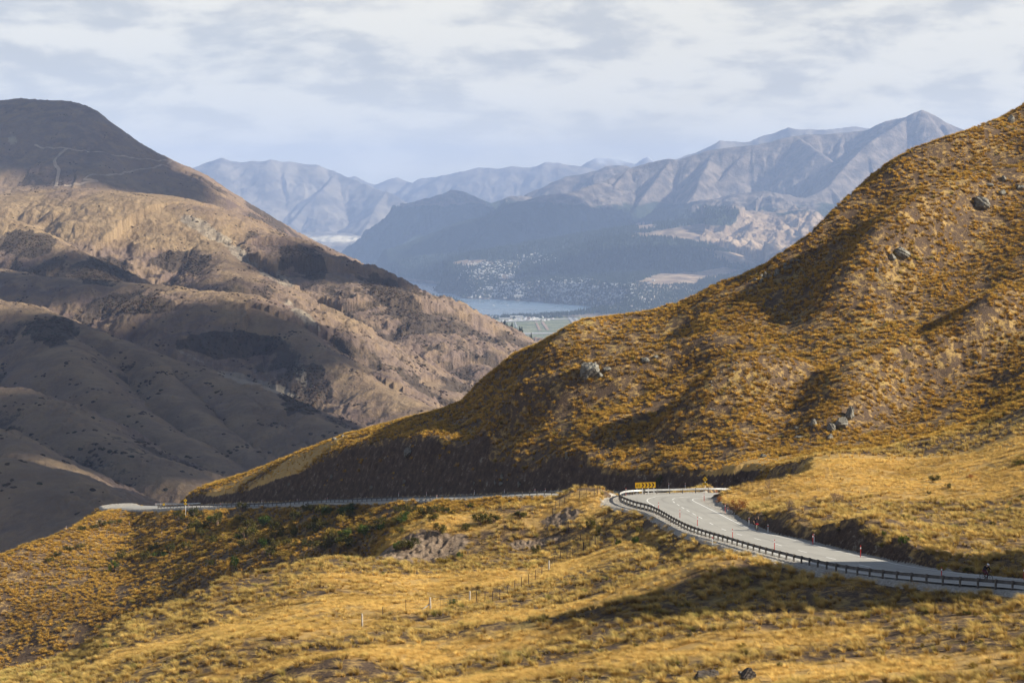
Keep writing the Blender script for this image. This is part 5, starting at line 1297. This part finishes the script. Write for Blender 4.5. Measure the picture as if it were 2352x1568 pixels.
def diamond_sign(px, py, y, dpx, label, sub=None, arrow='left', turn=0.0):
    """py: centre of the diamond"""
    c = P3(px, py, y); s_ = dpx / 2 * y / FPX; gz = float(NEAR.h(c[0], c[1])); root = empty('warning_sign', (c[0], c[1], gz)); zc = float(c[2]) - gz; root.rotation_euler = (0, 0, math.radians(turn))
    col_ = yel
    mb = MB(); mb.tube((0, 0.05, -.3), (0, 0.05, zc + s_ * .3), 0.045, n=8); mb.build('pole', white, root)
    V = [(0, -0.01, zc - s_), (s_, -0.01, zc), (0, -0.01, zc + s_), (-s_, -0.01, zc)]; V += [(a, .012, c_) for a, _, c_ in V]
    mb = MB(); mb.add(V, [(0, 1, 2, 3), (7, 6, 5, 4), (0, 4, 5, 1), (1, 5, 6, 2), (2, 6, 7, 3), (3, 7, 4, 0)]); mb.build('diamond_plate', col_, root)
    def strokes(P_, th, nm):
        mb = MB()
        for a, c_ in zip(P_[:-1], P_[1:]):
            a = Vector((a[0] * s_, -0.02, zc + a[1] * s_)); c_ = Vector((c_[0] * s_, -0.02, zc + c_[1] * s_)); d2 = (c_ - a).normalized(); n2 = Vector((-d2.z, 0, d2.x)) * th * s_
            a = a - d2 * th * s_ * .5; mb.add([a - n2, c_ - n2, c_ + n2, a + n2], [(0, 1, 2, 3)])
        e = Vector((P_[-1][0] * s_, -0.021, zc + P_[-1][1] * s_)); d2 = Vector((P_[-1][0] - P_[-2][0], 0, P_[-1][1] - P_[-2][1])).normalized(); n2 = Vector((-d2.z, 0, d2.x))
        mb.add([e - n2 * .22 * s_, e + d2 * .3 * s_, e + n2 * .22 * s_], [(0, 1, 2)]); mb.build(nm, black, root)
    if arrow == 'left': strokes([(.18, -.45), (.2, -.1), (.08, .15), (-.15, .25)], .09, 'arrow')
    else: strokes([(0, -.5), (0, -.3), (.14, -.12), (-.12, .08), (0, .22), (0, .32)], .08, 'arrow')
    if sub:
        mb = MB(); zz_ = zc - s_ * 1.0 - s_ * .75; mb.box((0, -0.005, zz_ + s_ * .0), (s_ * 1.5, 0.02, s_ * .95)); mb.build('speed_plate', col_, root)
        mb = MB(); n_ = len(sub)
        for i, ch in enumerate(sub): digit(mb, ch, -s_ * .5 + i * s_ * .55, zz_ - s_ * .28, s_ * .42, s_ * .56, s_ * .1)
        mb.build('speed_number', black, root)
    tag(root, label, 'road sign')
diamond_sign(*Z1(1112, 141), 297.5, 12.6, 'shaded diamond sign with left bend arrow and 55 plate behind the far rail', '55', 'left', -28)
diamond_sign(*Z3(803, 472), 500, 8.8, 'larger bright yellow diamond sign with winding arrow on the lower road', '45', 'wind')
diamond_sign(*Z3(600, 509), 545, 7, 'smaller yellow diamond sign farther down the lower road', '45', 'wind')
# ------------------------------------------------------------------ added hill, unseen on the right, shaped to throw shade across the field
SX, SY = np.meshgrid(np.linspace(66, 190, 70), np.linspace(120, 290, 80))
SZ = NEAR.h(np.clip(SX, 0, 0.395 * (SY + 60)), SY) - 1.0
SZ = SZ + 60 * np.exp(-((SX - 115) / 26) ** 2 - ((SY - 167) / 27) ** 2) + 6 * fbm(SX / 12, SY / 9, 4, 230, 0.6)
SZ = np.where(SX < 78, SZ - (78 - SX) * 0.8, SZ)
V = np.stack([SX, SY, SZ], -1).reshape(-1, 3); n_ = 70
grid_obj('shade_hill', gm, V, [(j * n_ + i, j * n_ + i + 1, (j + 1) * n_ + i + 1, (j + 1) * n_ + i) for j in range(79) for i in range(n_ - 1)])

# ------------------------------------------------------------------ lake town, flat, boats, forest
wall_w = mat_plain('house_wall', (0.56, 0.54, 0.49), 0.7, var=0.1, scale=0.3); roofs = [mat_plain('roof_grey', (0.42, 0.42, 0.43), 0.6), mat_plain('roof_brown', (0.24, 0.15, 0.11), 0.7), mat_plain('roof_pale', (0.55, 0.55, 0.54), 0.6)]
def house_geo(l, w_, h, rh):
    x, y = l / 2, w_ / 2
    V = [(-x, -y, -3), (x, -y, -3), (x, y, -3), (-x, y, -3), (-x, -y, h), (x, -y, h), (x, y, h), (-x, y, h), (-x, 0, h + rh), (x, 0, h + rh)]
    F = [(0, 1, 5, 4), (1, 2, 6, 5), (2, 3, 7, 6), (3, 0, 4, 7), (4, 8, 7), (5, 6, 9)]
    e = .6; z0 = h - rh * e / y + .06
    R_ = [(-x - e, -y - e, z0), (x + e, -y - e, z0), (x + e, 0, h + rh + .06), (-x - e, 0, h + rh + .06), (x + e, y + e, z0), (-x - e, y + e, z0)]
    return V, F, R_, [(0, 1, 2, 3), (3, 2, 4, 5)]
hr = random.Random(21)
zones = [((1055, 1186), (600, 640), 230, 'suburb below the forest at the head of the lake'), ((1180, 1272), (584, 604), 80, 'line of houses climbing into the forest'),
         ((1080, 1242), (646, 686), 260, 'town on the point beside the lake'), ((1242, 1362), (636, 696), 300, 'middle of the lakeside town'),
         ((1360, 1500), (650, 712), 220, 'suburb nearest the tussock hill'), ((1110, 1275), (728, 737), 110, 'low buildings between lake and airfield')]
spots = []
for (xa, xb), (ya, yb), n, nm in zones:
    k = 0
    while k < n:
        px, py = hr.uniform(xa, xb), hr.uniform(ya, yb)
        cxz, cyz = (xa + xb) / 2, (ya + yb) / 2; rad = math.hypot((px - cxz) / (xb - xa), (py - cyz) / (yb - ya)) * 2
        if fbm(np.array([px / 12.0]), np.array([py / 5.0]), 3, 240)[0] - 0.35 * max(0, rad - 0.6) < -0.02 and hr.random() < 0.93: k += 0.25; continue
        px += hr.gauss(0, 6); py += hr.gauss(0, 2)
        spots.append((px, py, nm)); k += 1
pos_ = []
for px, py, nm in spots:
    p = FAR.hit(px, py, 8600)
    if p[2] > LAKE + 2 and 9000 < p[1] < 17500: pos_.append((p[1], p, nm))
pos_.sort(key=lambda q: q[0])
HM = []
for k in range(6):
    l, w_, h, rh = hr.uniform(11, 19), hr.uniform(8, 11), hr.uniform(3.2, 6.5), hr.uniform(1.8, 3.2)
    V, F, RV, RF = house_geo(l, w_, h, rh)
    me = bpy.data.meshes.new('house'); me.from_pydata(V + RV, [], F + [tuple(len(V) + i for i in f) for f in RF]); me.materials.append(wall_w); me.materials.append(roofs[k % 3])
    me.polygons.foreach_set('material_index', [0] * len(F) + [1] * len(RF)); me.update(); HM.append((me, V, F, RV, RF))
for i, (_, p, nm) in enumerate(pos_[:290]):
    o = bpy.data.objects.new('house', HM[i % 6][0]); COL.objects.link(o); o.location = p; o.rotation_euler = (0, 0, hr.uniform(-1.2, 1.2))
    tag(o, 'tiny pale house in the ' + nm if 'buildings' not in nm and 'line' not in nm else 'tiny pale house among the ' + nm, 'house', 'houses: ' + nm)
VV, FF, MI = [], [], []
for i, (_, p, nm) in enumerate(pos_[290:]):
    me, V, F, RV, RF = HM[i % 6]; a = hr.uniform(-1.2, 1.2); ca, sa = math.cos(a), math.sin(a); b_ = len(VV)
    VV += [(p[0] + x * ca - y * sa, p[1] + x * sa + y * ca, p[2] + z) for x, y, z in V + RV]; FF += [tuple(b_ + j for j in f) for f in F] + [tuple(b_ + len(V) + j for j in f) for f in RF]; MI += [0] * len(F) + [1 + i % 3 - (i % 3 == 2)] * len(RF)
o = mesh_obj('distant_houses', VV, FF, [wall_w, roofs[0], roofs[2]], mi=MI); o['kind'] = 'stuff'
def hall(px, py, l, w_, h, label, k=2, rz=0.0):
    p = FAR.hit(px, py, 8600); root = empty('large_building', p, rz)
    V, F, RV, RF = house_geo(l, w_, h, h * 0.18); mesh_obj('walls', V, F, wall_w, root); mesh_obj('roof', RV, RF, roofs[k], root)
    tag(root, label, 'building')
hall(1194, 683, 75, 26, 14, 'long white hall standing on the lake shore in the town')
hall(1466, 714, 90, 36, 9, 'big pale shed beside the skyline of the tussock hill', 0)
hall(1160, 734, 60, 30, 8, 'white hangar by the airfield apron left of the terminal')
hall(1186, 731, 70, 26, 12, 'white terminal building in the centre of the airfield edge')
hall(1128, 730, 80, 22, 8, 'long pale shed at the left end of the airfield edge', 2)
def flat_quad(name, pts, mat, dz=2.2, kind='structure'):
    P_ = [onlake(a, b_, LAKE + 5) for a, b_ in pts]
    return grid_obj(name, mat, [(q[0], q[1], q[2] + dz) for q in P_], [tuple(range(len(P_)))], kind)
rway = mat_plain('runway_asphalt', (0.34, 0.34, 0.33), 0.8, var=0.1, scale=0.02); stripc = mat_plain('bare_strip', (0.34, 0.23, 0.15), 0.9, var=0.1, scale=0.02); apron = mat_plain('pale_apron', (0.42, 0.41, 0.38), 0.9, var=0.1, scale=0.02)
flat_quad('runway', [(1320, 752), (1340, 748), (1320, 725), (1302, 726)], rway, 2.6)
tyre = mat_plain('tyre_marks', (0.10, 0.10, 0.11), 0.9); flat_quad('runway_marking', [(1318, 738), (1320.5, 738), (1313.5, 729), (1311.8, 729)], tyre, 3.0); flat_quad('runway_marking', [(1321.5, 738), (1323.5, 738), (1316.5, 729), (1315, 729)], tyre, 3.0)
flat_quad('taxiway', [(1240, 735.5), (1308, 733.5), (1308, 732), (1240, 733.6)], apron, 2.4)
flat_quad('apron', [(1130, 741), (1240, 736.5), (1240, 733), (1150, 736.5)], apron, 2.2)
flat_quad('earth_strip', [(1256, 759), (1262, 758), (1249, 739.5), (1243, 740)], stripc, 2.2); flat_quad('earth_strip', [(1237, 759), (1243, 758.5), (1234, 742), (1230, 742)], stripc, 2.2)
flat_quad('farm_road', [(1186, 752), (1189, 752), (1184, 740), (1182, 740)], apron, 2.2)
flat_quad('river_terrace', [(1204, 768), (1290, 766), (1290, 764), (1204, 765)], apron, 2.2)
wk = mat_plain('wake_foam', (0.42, 0.50, 0.56), 0.4, var=0.2, scale=0.01)
for (a, b_) in [((1166, 702), (1400, 717)), ((1166, 702), (1290, 706)), ((1090, 706), (1330, 715)), ((1040, 703), (1200, 708))]:
    P0, P1 = onlake(*a), onlake(*b_); d = (P1 - P0)[:2]; d /= np.hypot(*d); nn = np.array([-d[1], d[0]]) * 7
    grid_obj('boat_wake', wk, [(*(P0[:2] - nn * .2), LAKE + .5), (*(P1[:2] - nn), LAKE + .5), (*(P1[:2] + nn), LAKE + .5), (*(P0[:2] + nn * .2), LAKE + .5)], [(0, 1, 2, 3)])
for (a, b_, lb) in [(1165, 702, 'white speedboat leading two long pale wakes on the lake'), (1134, 702.5, 'small white boat still on the lake left of the speedboat wake'), (1288, 698, 'white boat moored near the far shore of the lake'), (1354, 717, 'pale boat at the far right end of a wake on the lake')]:
    p = onlake(a, b_); root = empty('boat', p, hr.uniform(-.4, .4))
    V = [(-9, -2.6, 2.2), (5, -2.6, 2.4), (11, 0, 3.2), (5, 2.6, 2.4), (-9, 2.6, 2.2), (-8, -1.6, -.4), (4, -1.6, -.4), (8, 0, -.4), (4, 1.6, -.4), (-8, 1.6, -.4)]
    mesh_obj('hull', V, [(0, 1, 2, 3, 4), (0, 5, 6, 1), (1, 6, 7, 2), (2, 7, 8, 3), (3, 8, 9, 4), (4, 9, 5, 0)], white, root)
    mb = MB(); mb.box((-2, 0, 3.6), (7, 3.6, 2.4)); mb.build('cabin', white, root); tag(root, lb, 'boat')
# conifers over the knoll and the shores: a far wood, one mass
def cone_tree(V, F, p, h, r, rng):
    b_ = len(V); n = 5; a0 = rng.random() * 6
    V += [(p[0] + r * math.cos(a0 + 6.283 * k / n), p[1] + r * math.sin(a0 + 6.283 * k / n), p[2] - 1) for k in range(n)] + [(p[0], p[1], p[2] + h)]
    F += [(b_ + k, b_ + (k + 1) % n, b_ + n) for k in range(n)]
VV, FF = [], []
U_ = (FAR.X / FAR.Y * FPX + IW / 2); nn = 0
jj, ii = np.nonzero((FAR.Y < 16500) & (FAR.Y > 9000) & (U_ > 900) & (U_ < 1720) & (FAR.Z > LAKE + 5.5) & (FOREST > 0.45))
sel = RNG.permutation(len(jj))[:15000]
for q in sel:
    j, i = jj[q], ii[q]; cone_tree(VV, FF, (FAR.X[j, i] + hr.uniform(-8, 8), FAR.Y[j, i] + hr.uniform(-8, 8), FAR.Z[j, i]), hr.uniform(14, 30), hr.uniform(5, 9), hr)
jj, ii = np.nonzero((FAR.Y < 14500) & (U_ > 1000) & (U_ < 1560) & (FAR.Z > LAKE + 1) & (_sh > 0.02) & ~WATER)
sel = RNG.permutation(len(jj))[:2600]
for q in sel:
    j, i = jj[q], ii[q]; cone_tree(VV, FF, (FAR.X[j, i], FAR.Y[j, i], max(FAR.Z[j, i], LAKE + 1)), hr.uniform(8, 20), hr.uniform(6, 11), hr)
jj, ii = np.nonzero((TOWN > 0.3) & (FAR.Z > LAKE + 6)); sel = RNG.permutation(len(jj))[:4500]
for q in sel:
    j, i = jj[q], ii[q]; cone_tree(VV, FF, (FAR.X[j, i], FAR.Y[j, i], FAR.Z[j, i]), hr.uniform(7, 16), hr.uniform(5, 9), hr)
o = mesh_obj('far_forest', VV, FF, conif); o['kind'] = 'stuff'
# the row of pines on the mountain shoulder above the airfield
def pine_parts(seed):
    r = random.Random(seed); V, F = [], []
    for k in range(9):
        z0 = 1.2 + k * 1.05; rr_ = 2.9 * (1 - k / 10) * r.uniform(.8, 1.15); n = 11; b_ = len(V); a0 = r.random() * 6
        V.append((r.uniform(-.1, .1), 0, z0 + 1.9)); V += [(rr_ * r.uniform(.6, 1.1) * math.cos(a0 + 6.283 * j / n), rr_ * r.uniform(.6, 1.1) * math.sin(a0 + 6.283 * j / n), z0 + r.uniform(-.4, .3)) for j in range(n)]
        F += [(b_, b_ + 1 + j, b_ + 1 + (j + 1) % n) for j in range(n)]
    mb = MB(); mb.tube((0, 0, -1), (0, 0, 10), 0.28, 0.08, 7)
    o1 = mb.build('trunk', twig); o2 = mesh_obj('crown', V, F, conif); d = (o1.data, o2.data); bpy.data.objects.remove(o1); bpy.data.objects.remove(o2); return d
PP = [pine_parts(i) for i in range(3)]
for i in range(26):
    f = i / 25; px = 1152 + 58 * f + hr.uniform(-2, 2); py = 751 + 26 * f * f + 4 * f
    if i > 21: px = 1212 + (i - 21) * 4; py = 776 + (i - 21) * 2
    p = MID.hit(px, py + 3, 3500); root = empty('pine_tree', p); s_ = hr.uniform(0.7, 1.7); root.scale = (s_, s_, s_); root.rotation_euler = (0, 0, hr.uniform(0, 6))
    for nm, me in zip(('trunk', 'crown'), PP[i % 3]): c = bpy.data.objects.new(nm, me); COL.objects.link(c); c.parent = root
    tag(root, 'dark pine in the row on the mountain shoulder above the airfield', 'tree', 'pines on the mountain shoulder')
# tracks bulldozed across the mountain
trk = mat_plain('track_gravel', (0.36, 0.28, 0.21), 0.95, var=0.2, scale=0.05)
def track(pts, w_, name='mountain_track'):
    P_ = catmull(np.array([MID.hit(a, b_, 1500) for a, b_ in pts]), 14); V, F = [], []
    for i in range(len(P_)):
        d = P_[min(i + 1, len(P_) - 1)] - P_[max(i - 1, 0)]; d = d[:2] / (np.hypot(*d[:2]) + 1e-6); n_ = np.array([-d[1], d[0]]) * w_ / 2
        for s_ in (-1, 0, 1): x, y = P_[i, 0] + s_ * n_[0], P_[i, 1] + s_ * n_[1]; V.append((x, y, float(MID.h(x, y)) + 1.3))
    for i in range(len(P_) - 1): F += [(3 * i, 3 * i + 1, 3 * i + 4, 3 * i + 3), (3 * i + 1, 3 * i + 2, 3 * i + 5, 3 * i + 4)]
    grid_obj(name, trk, V, F)
track([(155, 342), (138, 355), (126, 368), (127, 380), (135, 391), (132, 410), (128, 430)], 8)
track([(405, 373), (359, 383), (310, 392), (267, 401), (191, 414)], 5)
track([(191, 414), (226, 418)], 7); track([(226, 418), (190, 422), (147, 427)], 7)
track([(79, 334), (154, 342), (220, 350), (290, 360), (340, 366), (400, 372)], 4)
# ------------------------------------------------------------------ the two cyclists
skinm = mat_plain('skin', (0.52, 0.31, 0.21), 0.6, var=0.06); blackc = mat_plain('black_cloth', (0.018, 0.016, 0.022), 0.9); hairm = mat_plain('dark_hair', (0.030, 0.016, 0.010), 0.8)
redc = mat_plain('red_cloth', (0.62, 0.030, 0.035), 0.7); helm = mat_plain('white_helmet', (0.80, 0.80, 0.82), 0.35); rubber = mat_plain('tyre_rubber', (0.015, 0.015, 0.015), 0.8); maroon = mat_plain('maroon_cloth', (0.10, 0.018, 0.030), 0.85)
cream = mat_plain('cream_paint', (0.72, 0.70, 0.52), 0.4); dark = mat_plain('dark_paint', (0.03, 0.028, 0.03), 0.4)
def skin_obj(name, chains, mat, parent, sub=2):
    """chains: lists of (point, radius); equal points are welded into one skeleton; first point is the root"""
    idx = {}; V = []; R_ = []; E = []
    for ch in chains:
        prev = None
        for p, r in ch:
            kq = tuple(round(c, 4) for c in p)
            if kq not in idx: idx[kq] = len(V); V.append(p); R_.append(r)
            if prev is not None: E.append((prev, idx[kq]))
            prev = idx[kq]
    me = bpy.data.meshes.new(name); me.from_pydata(V, E, []); me.update(); me.materials.append(mat)
    o = bpy.data.objects.new(name, me); COL.objects.link(o); o.parent = parent
    m = o.modifiers.new('skin', 'SKIN'); m.use_smooth_shade = True
    for i, sv in enumerate(me.skin_vertices[0].data): sv.radius = (R_[i], R_[i]); sv.use_root = (i == 0)
    s_ = o.modifiers.new('sub', 'SUBSURF'); s_.levels = sub; s_.render_levels = sub
    return o
def lerp(a, b_, f): return tuple(a[i] + (b_[i] - a[i]) * f for i in range(3))
def hand(wrist, d, side, curl=0.5):
    """palm, four fingers of different length and a thumb leaving the side of the palm; d: direction, side: across the palm"""
    d = Vector(d).normalized(); s_ = Vector(side).normalized(); n_ = d.cross(s_); w_ = Vector(wrist); ch = []
    palm = w_ + d * 0.055; ch.append([(tuple(wrist), .026), (tuple(palm), .030)])
    for k, ln in enumerate((.062, .074, .068, .052)):
        b_ = palm + d * .035 + s_ * (0.030 - 0.020 * k); m_ = b_ + (d - n_ * curl * .4).normalized() * ln * .55; e = m_ + (d * (1 - curl) - n_ * curl).normalized() * ln * .5
        ch.append([(tuple(palm), .030), (tuple(b_), .0095), (tuple(m_), .0088), (tuple(e), .0070)])
    t0 = w_ + d * .03 + s_ * .034; t1 = t0 + (d * .6 + s_ * .5 - n_ * .5).normalized() * .035
    ch.append([(tuple(palm), .030), (tuple(t0), .013), (tuple(t1), .0105), (tuple(t1 + (d * .9 - n_ * .4).normalized() * .028), .0085)])
    return ch
def cyclist(root, J, shirt, sleeve, legs, shoe, long_sleeve=False):
    hip, belly, chest, neck, head = J['hip'], J['belly'], J['chest'], J['neck'], J['head']
    top = J['top']
    body = [[(hip, .112), (belly, .098), (chest, .112), (neck, .054), (head, .088), (top, .062)], [(head, .088), (J['chin'], .045)], [(head, .088), (J['nose'], .016)]]
    for s_ in 'LR':
        body += [[(chest, .112), (J['sh' + s_], .058), (J['el' + s_], .040), (J['wr' + s_], .026)]] + hand(J['wr' + s_], J['hd' + s_], J['hs' + s_], J.get('cu' + s_, .5))
        body += [[(hip, .112), (J['hp' + s_], .082), (J['kn' + s_], .056), (J['an' + s_], .036), (J['to' + s_], .030)]]
    skin_obj('body', body, skinm, root)
    cl = [[(lerp(hip, belly, -.15), .165), (lerp(hip, belly, .4), .158), (belly, .160), (lerp(belly, chest, .5), .172), (chest, .176), (lerp(chest, neck, .45), .120), (lerp(chest, neck, .72), .075)]]
    for s_ in 'LR':
        e = J['wr' + s_] if long_sleeve else lerp(J['sh' + s_], J['el' + s_], .8)
        ch = [(chest, .176), (J['sh' + s_], .084)]
        if long_sleeve: ch += [(J['el' + s_], .052), (lerp(J['el' + s_], J['wr' + s_], .92), .036)]
        else: ch += [(e, .058)]
        cl.append(ch)
    skin_obj('shirt', cl, shirt, root)
    sh = [[(hip, .150), (lerp(hip, belly, .5), .140)]]
    for s_ in 'LR': sh.append([(hip, .150), (J['hp' + s_], .112), (J['kn' + s_], .074), (lerp(J['kn' + s_], J['an' + s_], .85), .048)])
    skin_obj('trousers', sh, legs, root)
    for s_ in 'LR':
        a, b_ = Vector(J['an' + s_]), Vector(J['to' + s_]); mb = MB(); c_ = (a + b_) / 2; d = (b_ - a); M_ = Vector((d.x, d.y, 0)).to_track_quat('X', 'Z').to_matrix()
        mb.ell(c_ - Vector((0, 0, .012)), (d.length * .5 + .055, .045, .045), M=M_); mb.build('shoe', shoe, root, True)
    mb = MB(); hd = Vector(head); f = (Vector(J['nose']) - hd).normalized(); sd = Vector((0, 0, 1)).cross(f).normalized()
    for q in (-1, 1): mb.ell(hd + f * .086 + sd * .032 * q + Vector((0, 0, .012)), (.011, .013, .009), seg=8, ring=5)
    mb.build('eyes', black, root, True)
    mb = MB(); mb.ell(hd + f * .082 - Vector((0, 0, .050)), (.012, .024, .008), seg=8, ring=5, M=f.to_track_quat('X', 'Z').to_matrix()); mb.build('mouth', maroon, root, True)
def bicycle(loc, rz, label, fm_, bag=None, steer=0.0):
    root = empty('bicycle', loc, rz)
    R_, F_ = (0, 0, .34), (1.0, 0, .34); BB, ST_, HT, HB = (.43, 0, .28), (.25, 0, .80), (.79, 0, .86), (.83, 0, .70)
    mb = MB()
    for a, b_, r in ((BB, ST_, .017), (ST_, HT, .017), (BB, HB, .021), (HT, HB, .022)): mb.tube(a, b_, r, n=8)
    for s_ in (-1, 1): mb.tube((R_[0], .06 * s_, .34), (ST_[0] + .02, .015 * s_, .76), .009, n=6); mb.tube((R_[0], .06 * s_, .34), (BB[0], .03 * s_, BB[2]), .011, n=6)
    mb.build('frame', fm_, root)
    mb = MB()
    for s_ in (-1, 1): mb.tube((.85, .045 * s_, .66), (1.0, .055 * s_, .34), .013, n=7)
    mb.box((.85, 0, .675), (.05, .12, .03)); mb.build('fork', fm_, root)
    for c_ in (R_, F_):
        wh = MB(); wh.torus(c_, .335, .020, (0, 1, 0), 36, 7); w_ = wh.build('tyre', rubber, None, True)
        whl = MB(); whl.tube((c_[0], -.05, .34), (c_[0], .05, .34), .022, n=10)
        for k in range(16):
            a = 2 * math.pi * k / 16; s_ = 1 if k % 2 else -1; whl.tube((c_[0] + .02 * math.cos(a), .03 * s_, .34 + .02 * math.sin(a)), (c_[0] + .31 * math.cos(a + .1), 0, .34 + .31 * math.sin(a + .1)), .0022, n=3, cap=False)
        o = whl.build('wheel', steel, root); w_.parent = o
        rm = MB(); rm.torus(c_, .312, .009, (0, 1, 0), 36, 6); rm.build('rim', dark, o, True)
    mb = MB(); mb.tube(HT, (.80, 0, .95), .015, n=7); mb.tube((.80, 0, .95), (.86, 0, .97), .015, n=7); mb.path([(.84, -.30, .99), (.86, -.12, .97), (.86, .12, .97), (.84, .30, .99)], .013, 7); mb.build('handlebar', dark, root)
    mb = MB(); mb.tube(ST_, (.20, 0, .92), .013, n=7); mb.ell((.19, 0, .935), (.13, .055, .022)); mb.build('saddle', dark, root, True)
    mb = MB(); mb.tube((BB[0], -.055, .28), (BB[0], .055, .28), .02, n=8); mb.torus((BB[0], .05, .28), .085, .008, (0, 1, 0), 24, 5); mb.tube((.43, .07, .28), (.47, .08, .12), .010, n=6); mb.tube((.43, -.07, .28), (.39, -.08, .44), .010, n=6)
    mb.box((.47, .13, .12), (.09, .09, .02)); mb.box((.39, -.13, .44), (.09, .09, .02)); mb.build('crank', dark, root)
    tag(root, label, 'bicycle'); return root
# waving rider coming up the road
ip = None
def road_at(px, py):
    """the point of the upper road seen at (px, py)"""
    best = None
    for i in range(0, R_UP, 1):
        for f in np.linspace(0.0, 1.0, 30):
            q = across(i, f); d = q[1]; e = P3(px, py, d) - q; s_ = abs(e[0]) + abs(e[2])
            if best is None or s_ < best[0]: best = (s_, q)
    return best[1]
pA = road_at(1740, 1217)
rzA = math.radians(-97)
bA = bicycle(tuple(pA), rzA, 'cream bicycle with a red bag under the waving rider', cream)
tagA = empty('person', tuple(pA), rzA)
J = dict(hip=(.28, -.06, .95), belly=(.31, -.09, 1.10), chest=(.36, -.13, 1.30), neck=(.40, -.15, 1.47), head=(.43, -.15, 1.58), top=(.42, -.15, 1.655), chin=(.49, -.15, 1.52), nose=(.535, -.15, 1.57),
         shL=(.38, .02, 1.41), elL=(.47, .22, 1.47), wrL=(.50, .19, 1.66), hdL=(.1, -.25, 1), hsL=(1, 0, 0), cuL=.3,
         shR=(.38, -.29, 1.39), elR=(.50, -.35, 1.16), wrR=(.76, -.27, 1.02), hdR=(.75, .1, -.35), hsR=(0, 1, .2), cuR=.9,
         hpL=(.28, .06, .91), knL=(.50, .13, .50), anL=(.45, .13, .10), toL=(.58, .13, .06), hpR=(.28, -.17, .91), knR=(.50, -.16, .62), anR=(.38, -.15, .24), toR=(.52, -.15, .20))
cyclist(tagA, J, blackc, blackc, blackc, dark)
mb = MB(); mb.ell((.41, -.15, 1.625), (.105, .092, .088), seg=14, ring=9); mb.ell((.36, -.15, 1.57), (.075, .085, .09)); mb.build('hair', hairm, tagA, True)
tag(tagA, 'person in a black shirt on a bicycle with one arm raised', 'person')
mb = MB(); mb.ell((.95, .05, .90), (.10, .20, .11), seg=16, ring=10); mb.box((.95, .05, 1.0), (.06, .24, .04)); o = mb.build('handlebar_bag', redc, None, True); o.location = tuple(pA); o.rotation_euler = (0, 0, rzA); tag(o, 'red bag strapped to the handlebar of the waving cyclist', 'bag')
# rider heading down past the cutting
pB = road_at(2267, 1333)
rzB = math.radians(-62)
off_ = Vector((0.5 * math.cos(rzB), 0.5 * math.sin(rzB), 0)); lB = Vector(pB) - off_
bicycle(tuple(lB), rzB, 'black road bicycle ridden along the verge line near the last cutting', dark)
tagB = empty('person', tuple(lB), rzB)
J = dict(hip=(.20, 0, .99), belly=(.31, 0, 1.13), chest=(.50, 0, 1.30), neck=(.63, 0, 1.41), head=(.72, 0, 1.48), top=(.73, 0, 1.56), chin=(.77, 0, 1.43), nose=(.815, 0, 1.46),
         shL=(.53, .19, 1.34), elL=(.66, .23, 1.14), wrL=(.79, .21, 1.01), hdL=(.8, -.1, -.45), hsL=(0, -1, 0), cuL=.95, shR=(.53, -.19, 1.34), elR=(.66, -.23, 1.14), wrR=(.79, -.21, 1.01), hdR=(.8, .1, -.45), hsR=(0, 1, 0), cuR=.95,
         hpL=(.22, .10, .95), knL=(.56, .11, .62), anL=(.44, .12, .20), toL=(.56, .12, .15), hpR=(.22, -.10, .95), knR=(.62, -.11, .78), anR=(.38, -.12, .50), toR=(.49, -.12, .46))
cyclist(tagB, J, blackc, blackc, maroon, dark, True)
mb = MB(); mb.ell((.715, 0, 1.545), (.14, .10, .075), seg=16, ring=9, M=Matrix.Rotation(.35, 3, 'Y')); mb.build('helmet', helm, tagB, True)
tag(tagB, 'person in a white helmet and black jacket riding bent over', 'person')
# ------------------------------------------------------------------ air
hm = bpy.data.materials.new('haze'); hm.use_nodes = True
t = NT(hm.node_tree); t.n.clear()
pv = t.new('ShaderNodeVolumePrincipled'); pv.inputs['Color'].default_value = (0.46, 0.62, 1.0, 1)
pv.inputs['Density'].default_value = 4.3e-5; pv.inputs['Anisotropy'].default_value = 0.0
t.new('ShaderNodeOutputMaterial', i_1=pv.outputs[0])
bv = [(x, y, z) for z in (-672, 1010) for x, y in ((-17500, -3500), (17500, -3500), (17500, 39000), (-17500, 39000))]
hz = grid_obj('haze', hm, bv, [(3, 2, 1, 0), (4, 5, 6, 7), (0, 1, 5, 4), (1, 2, 6, 5), (2, 3, 7, 6), (3, 0, 4, 7)], kind='stuff')
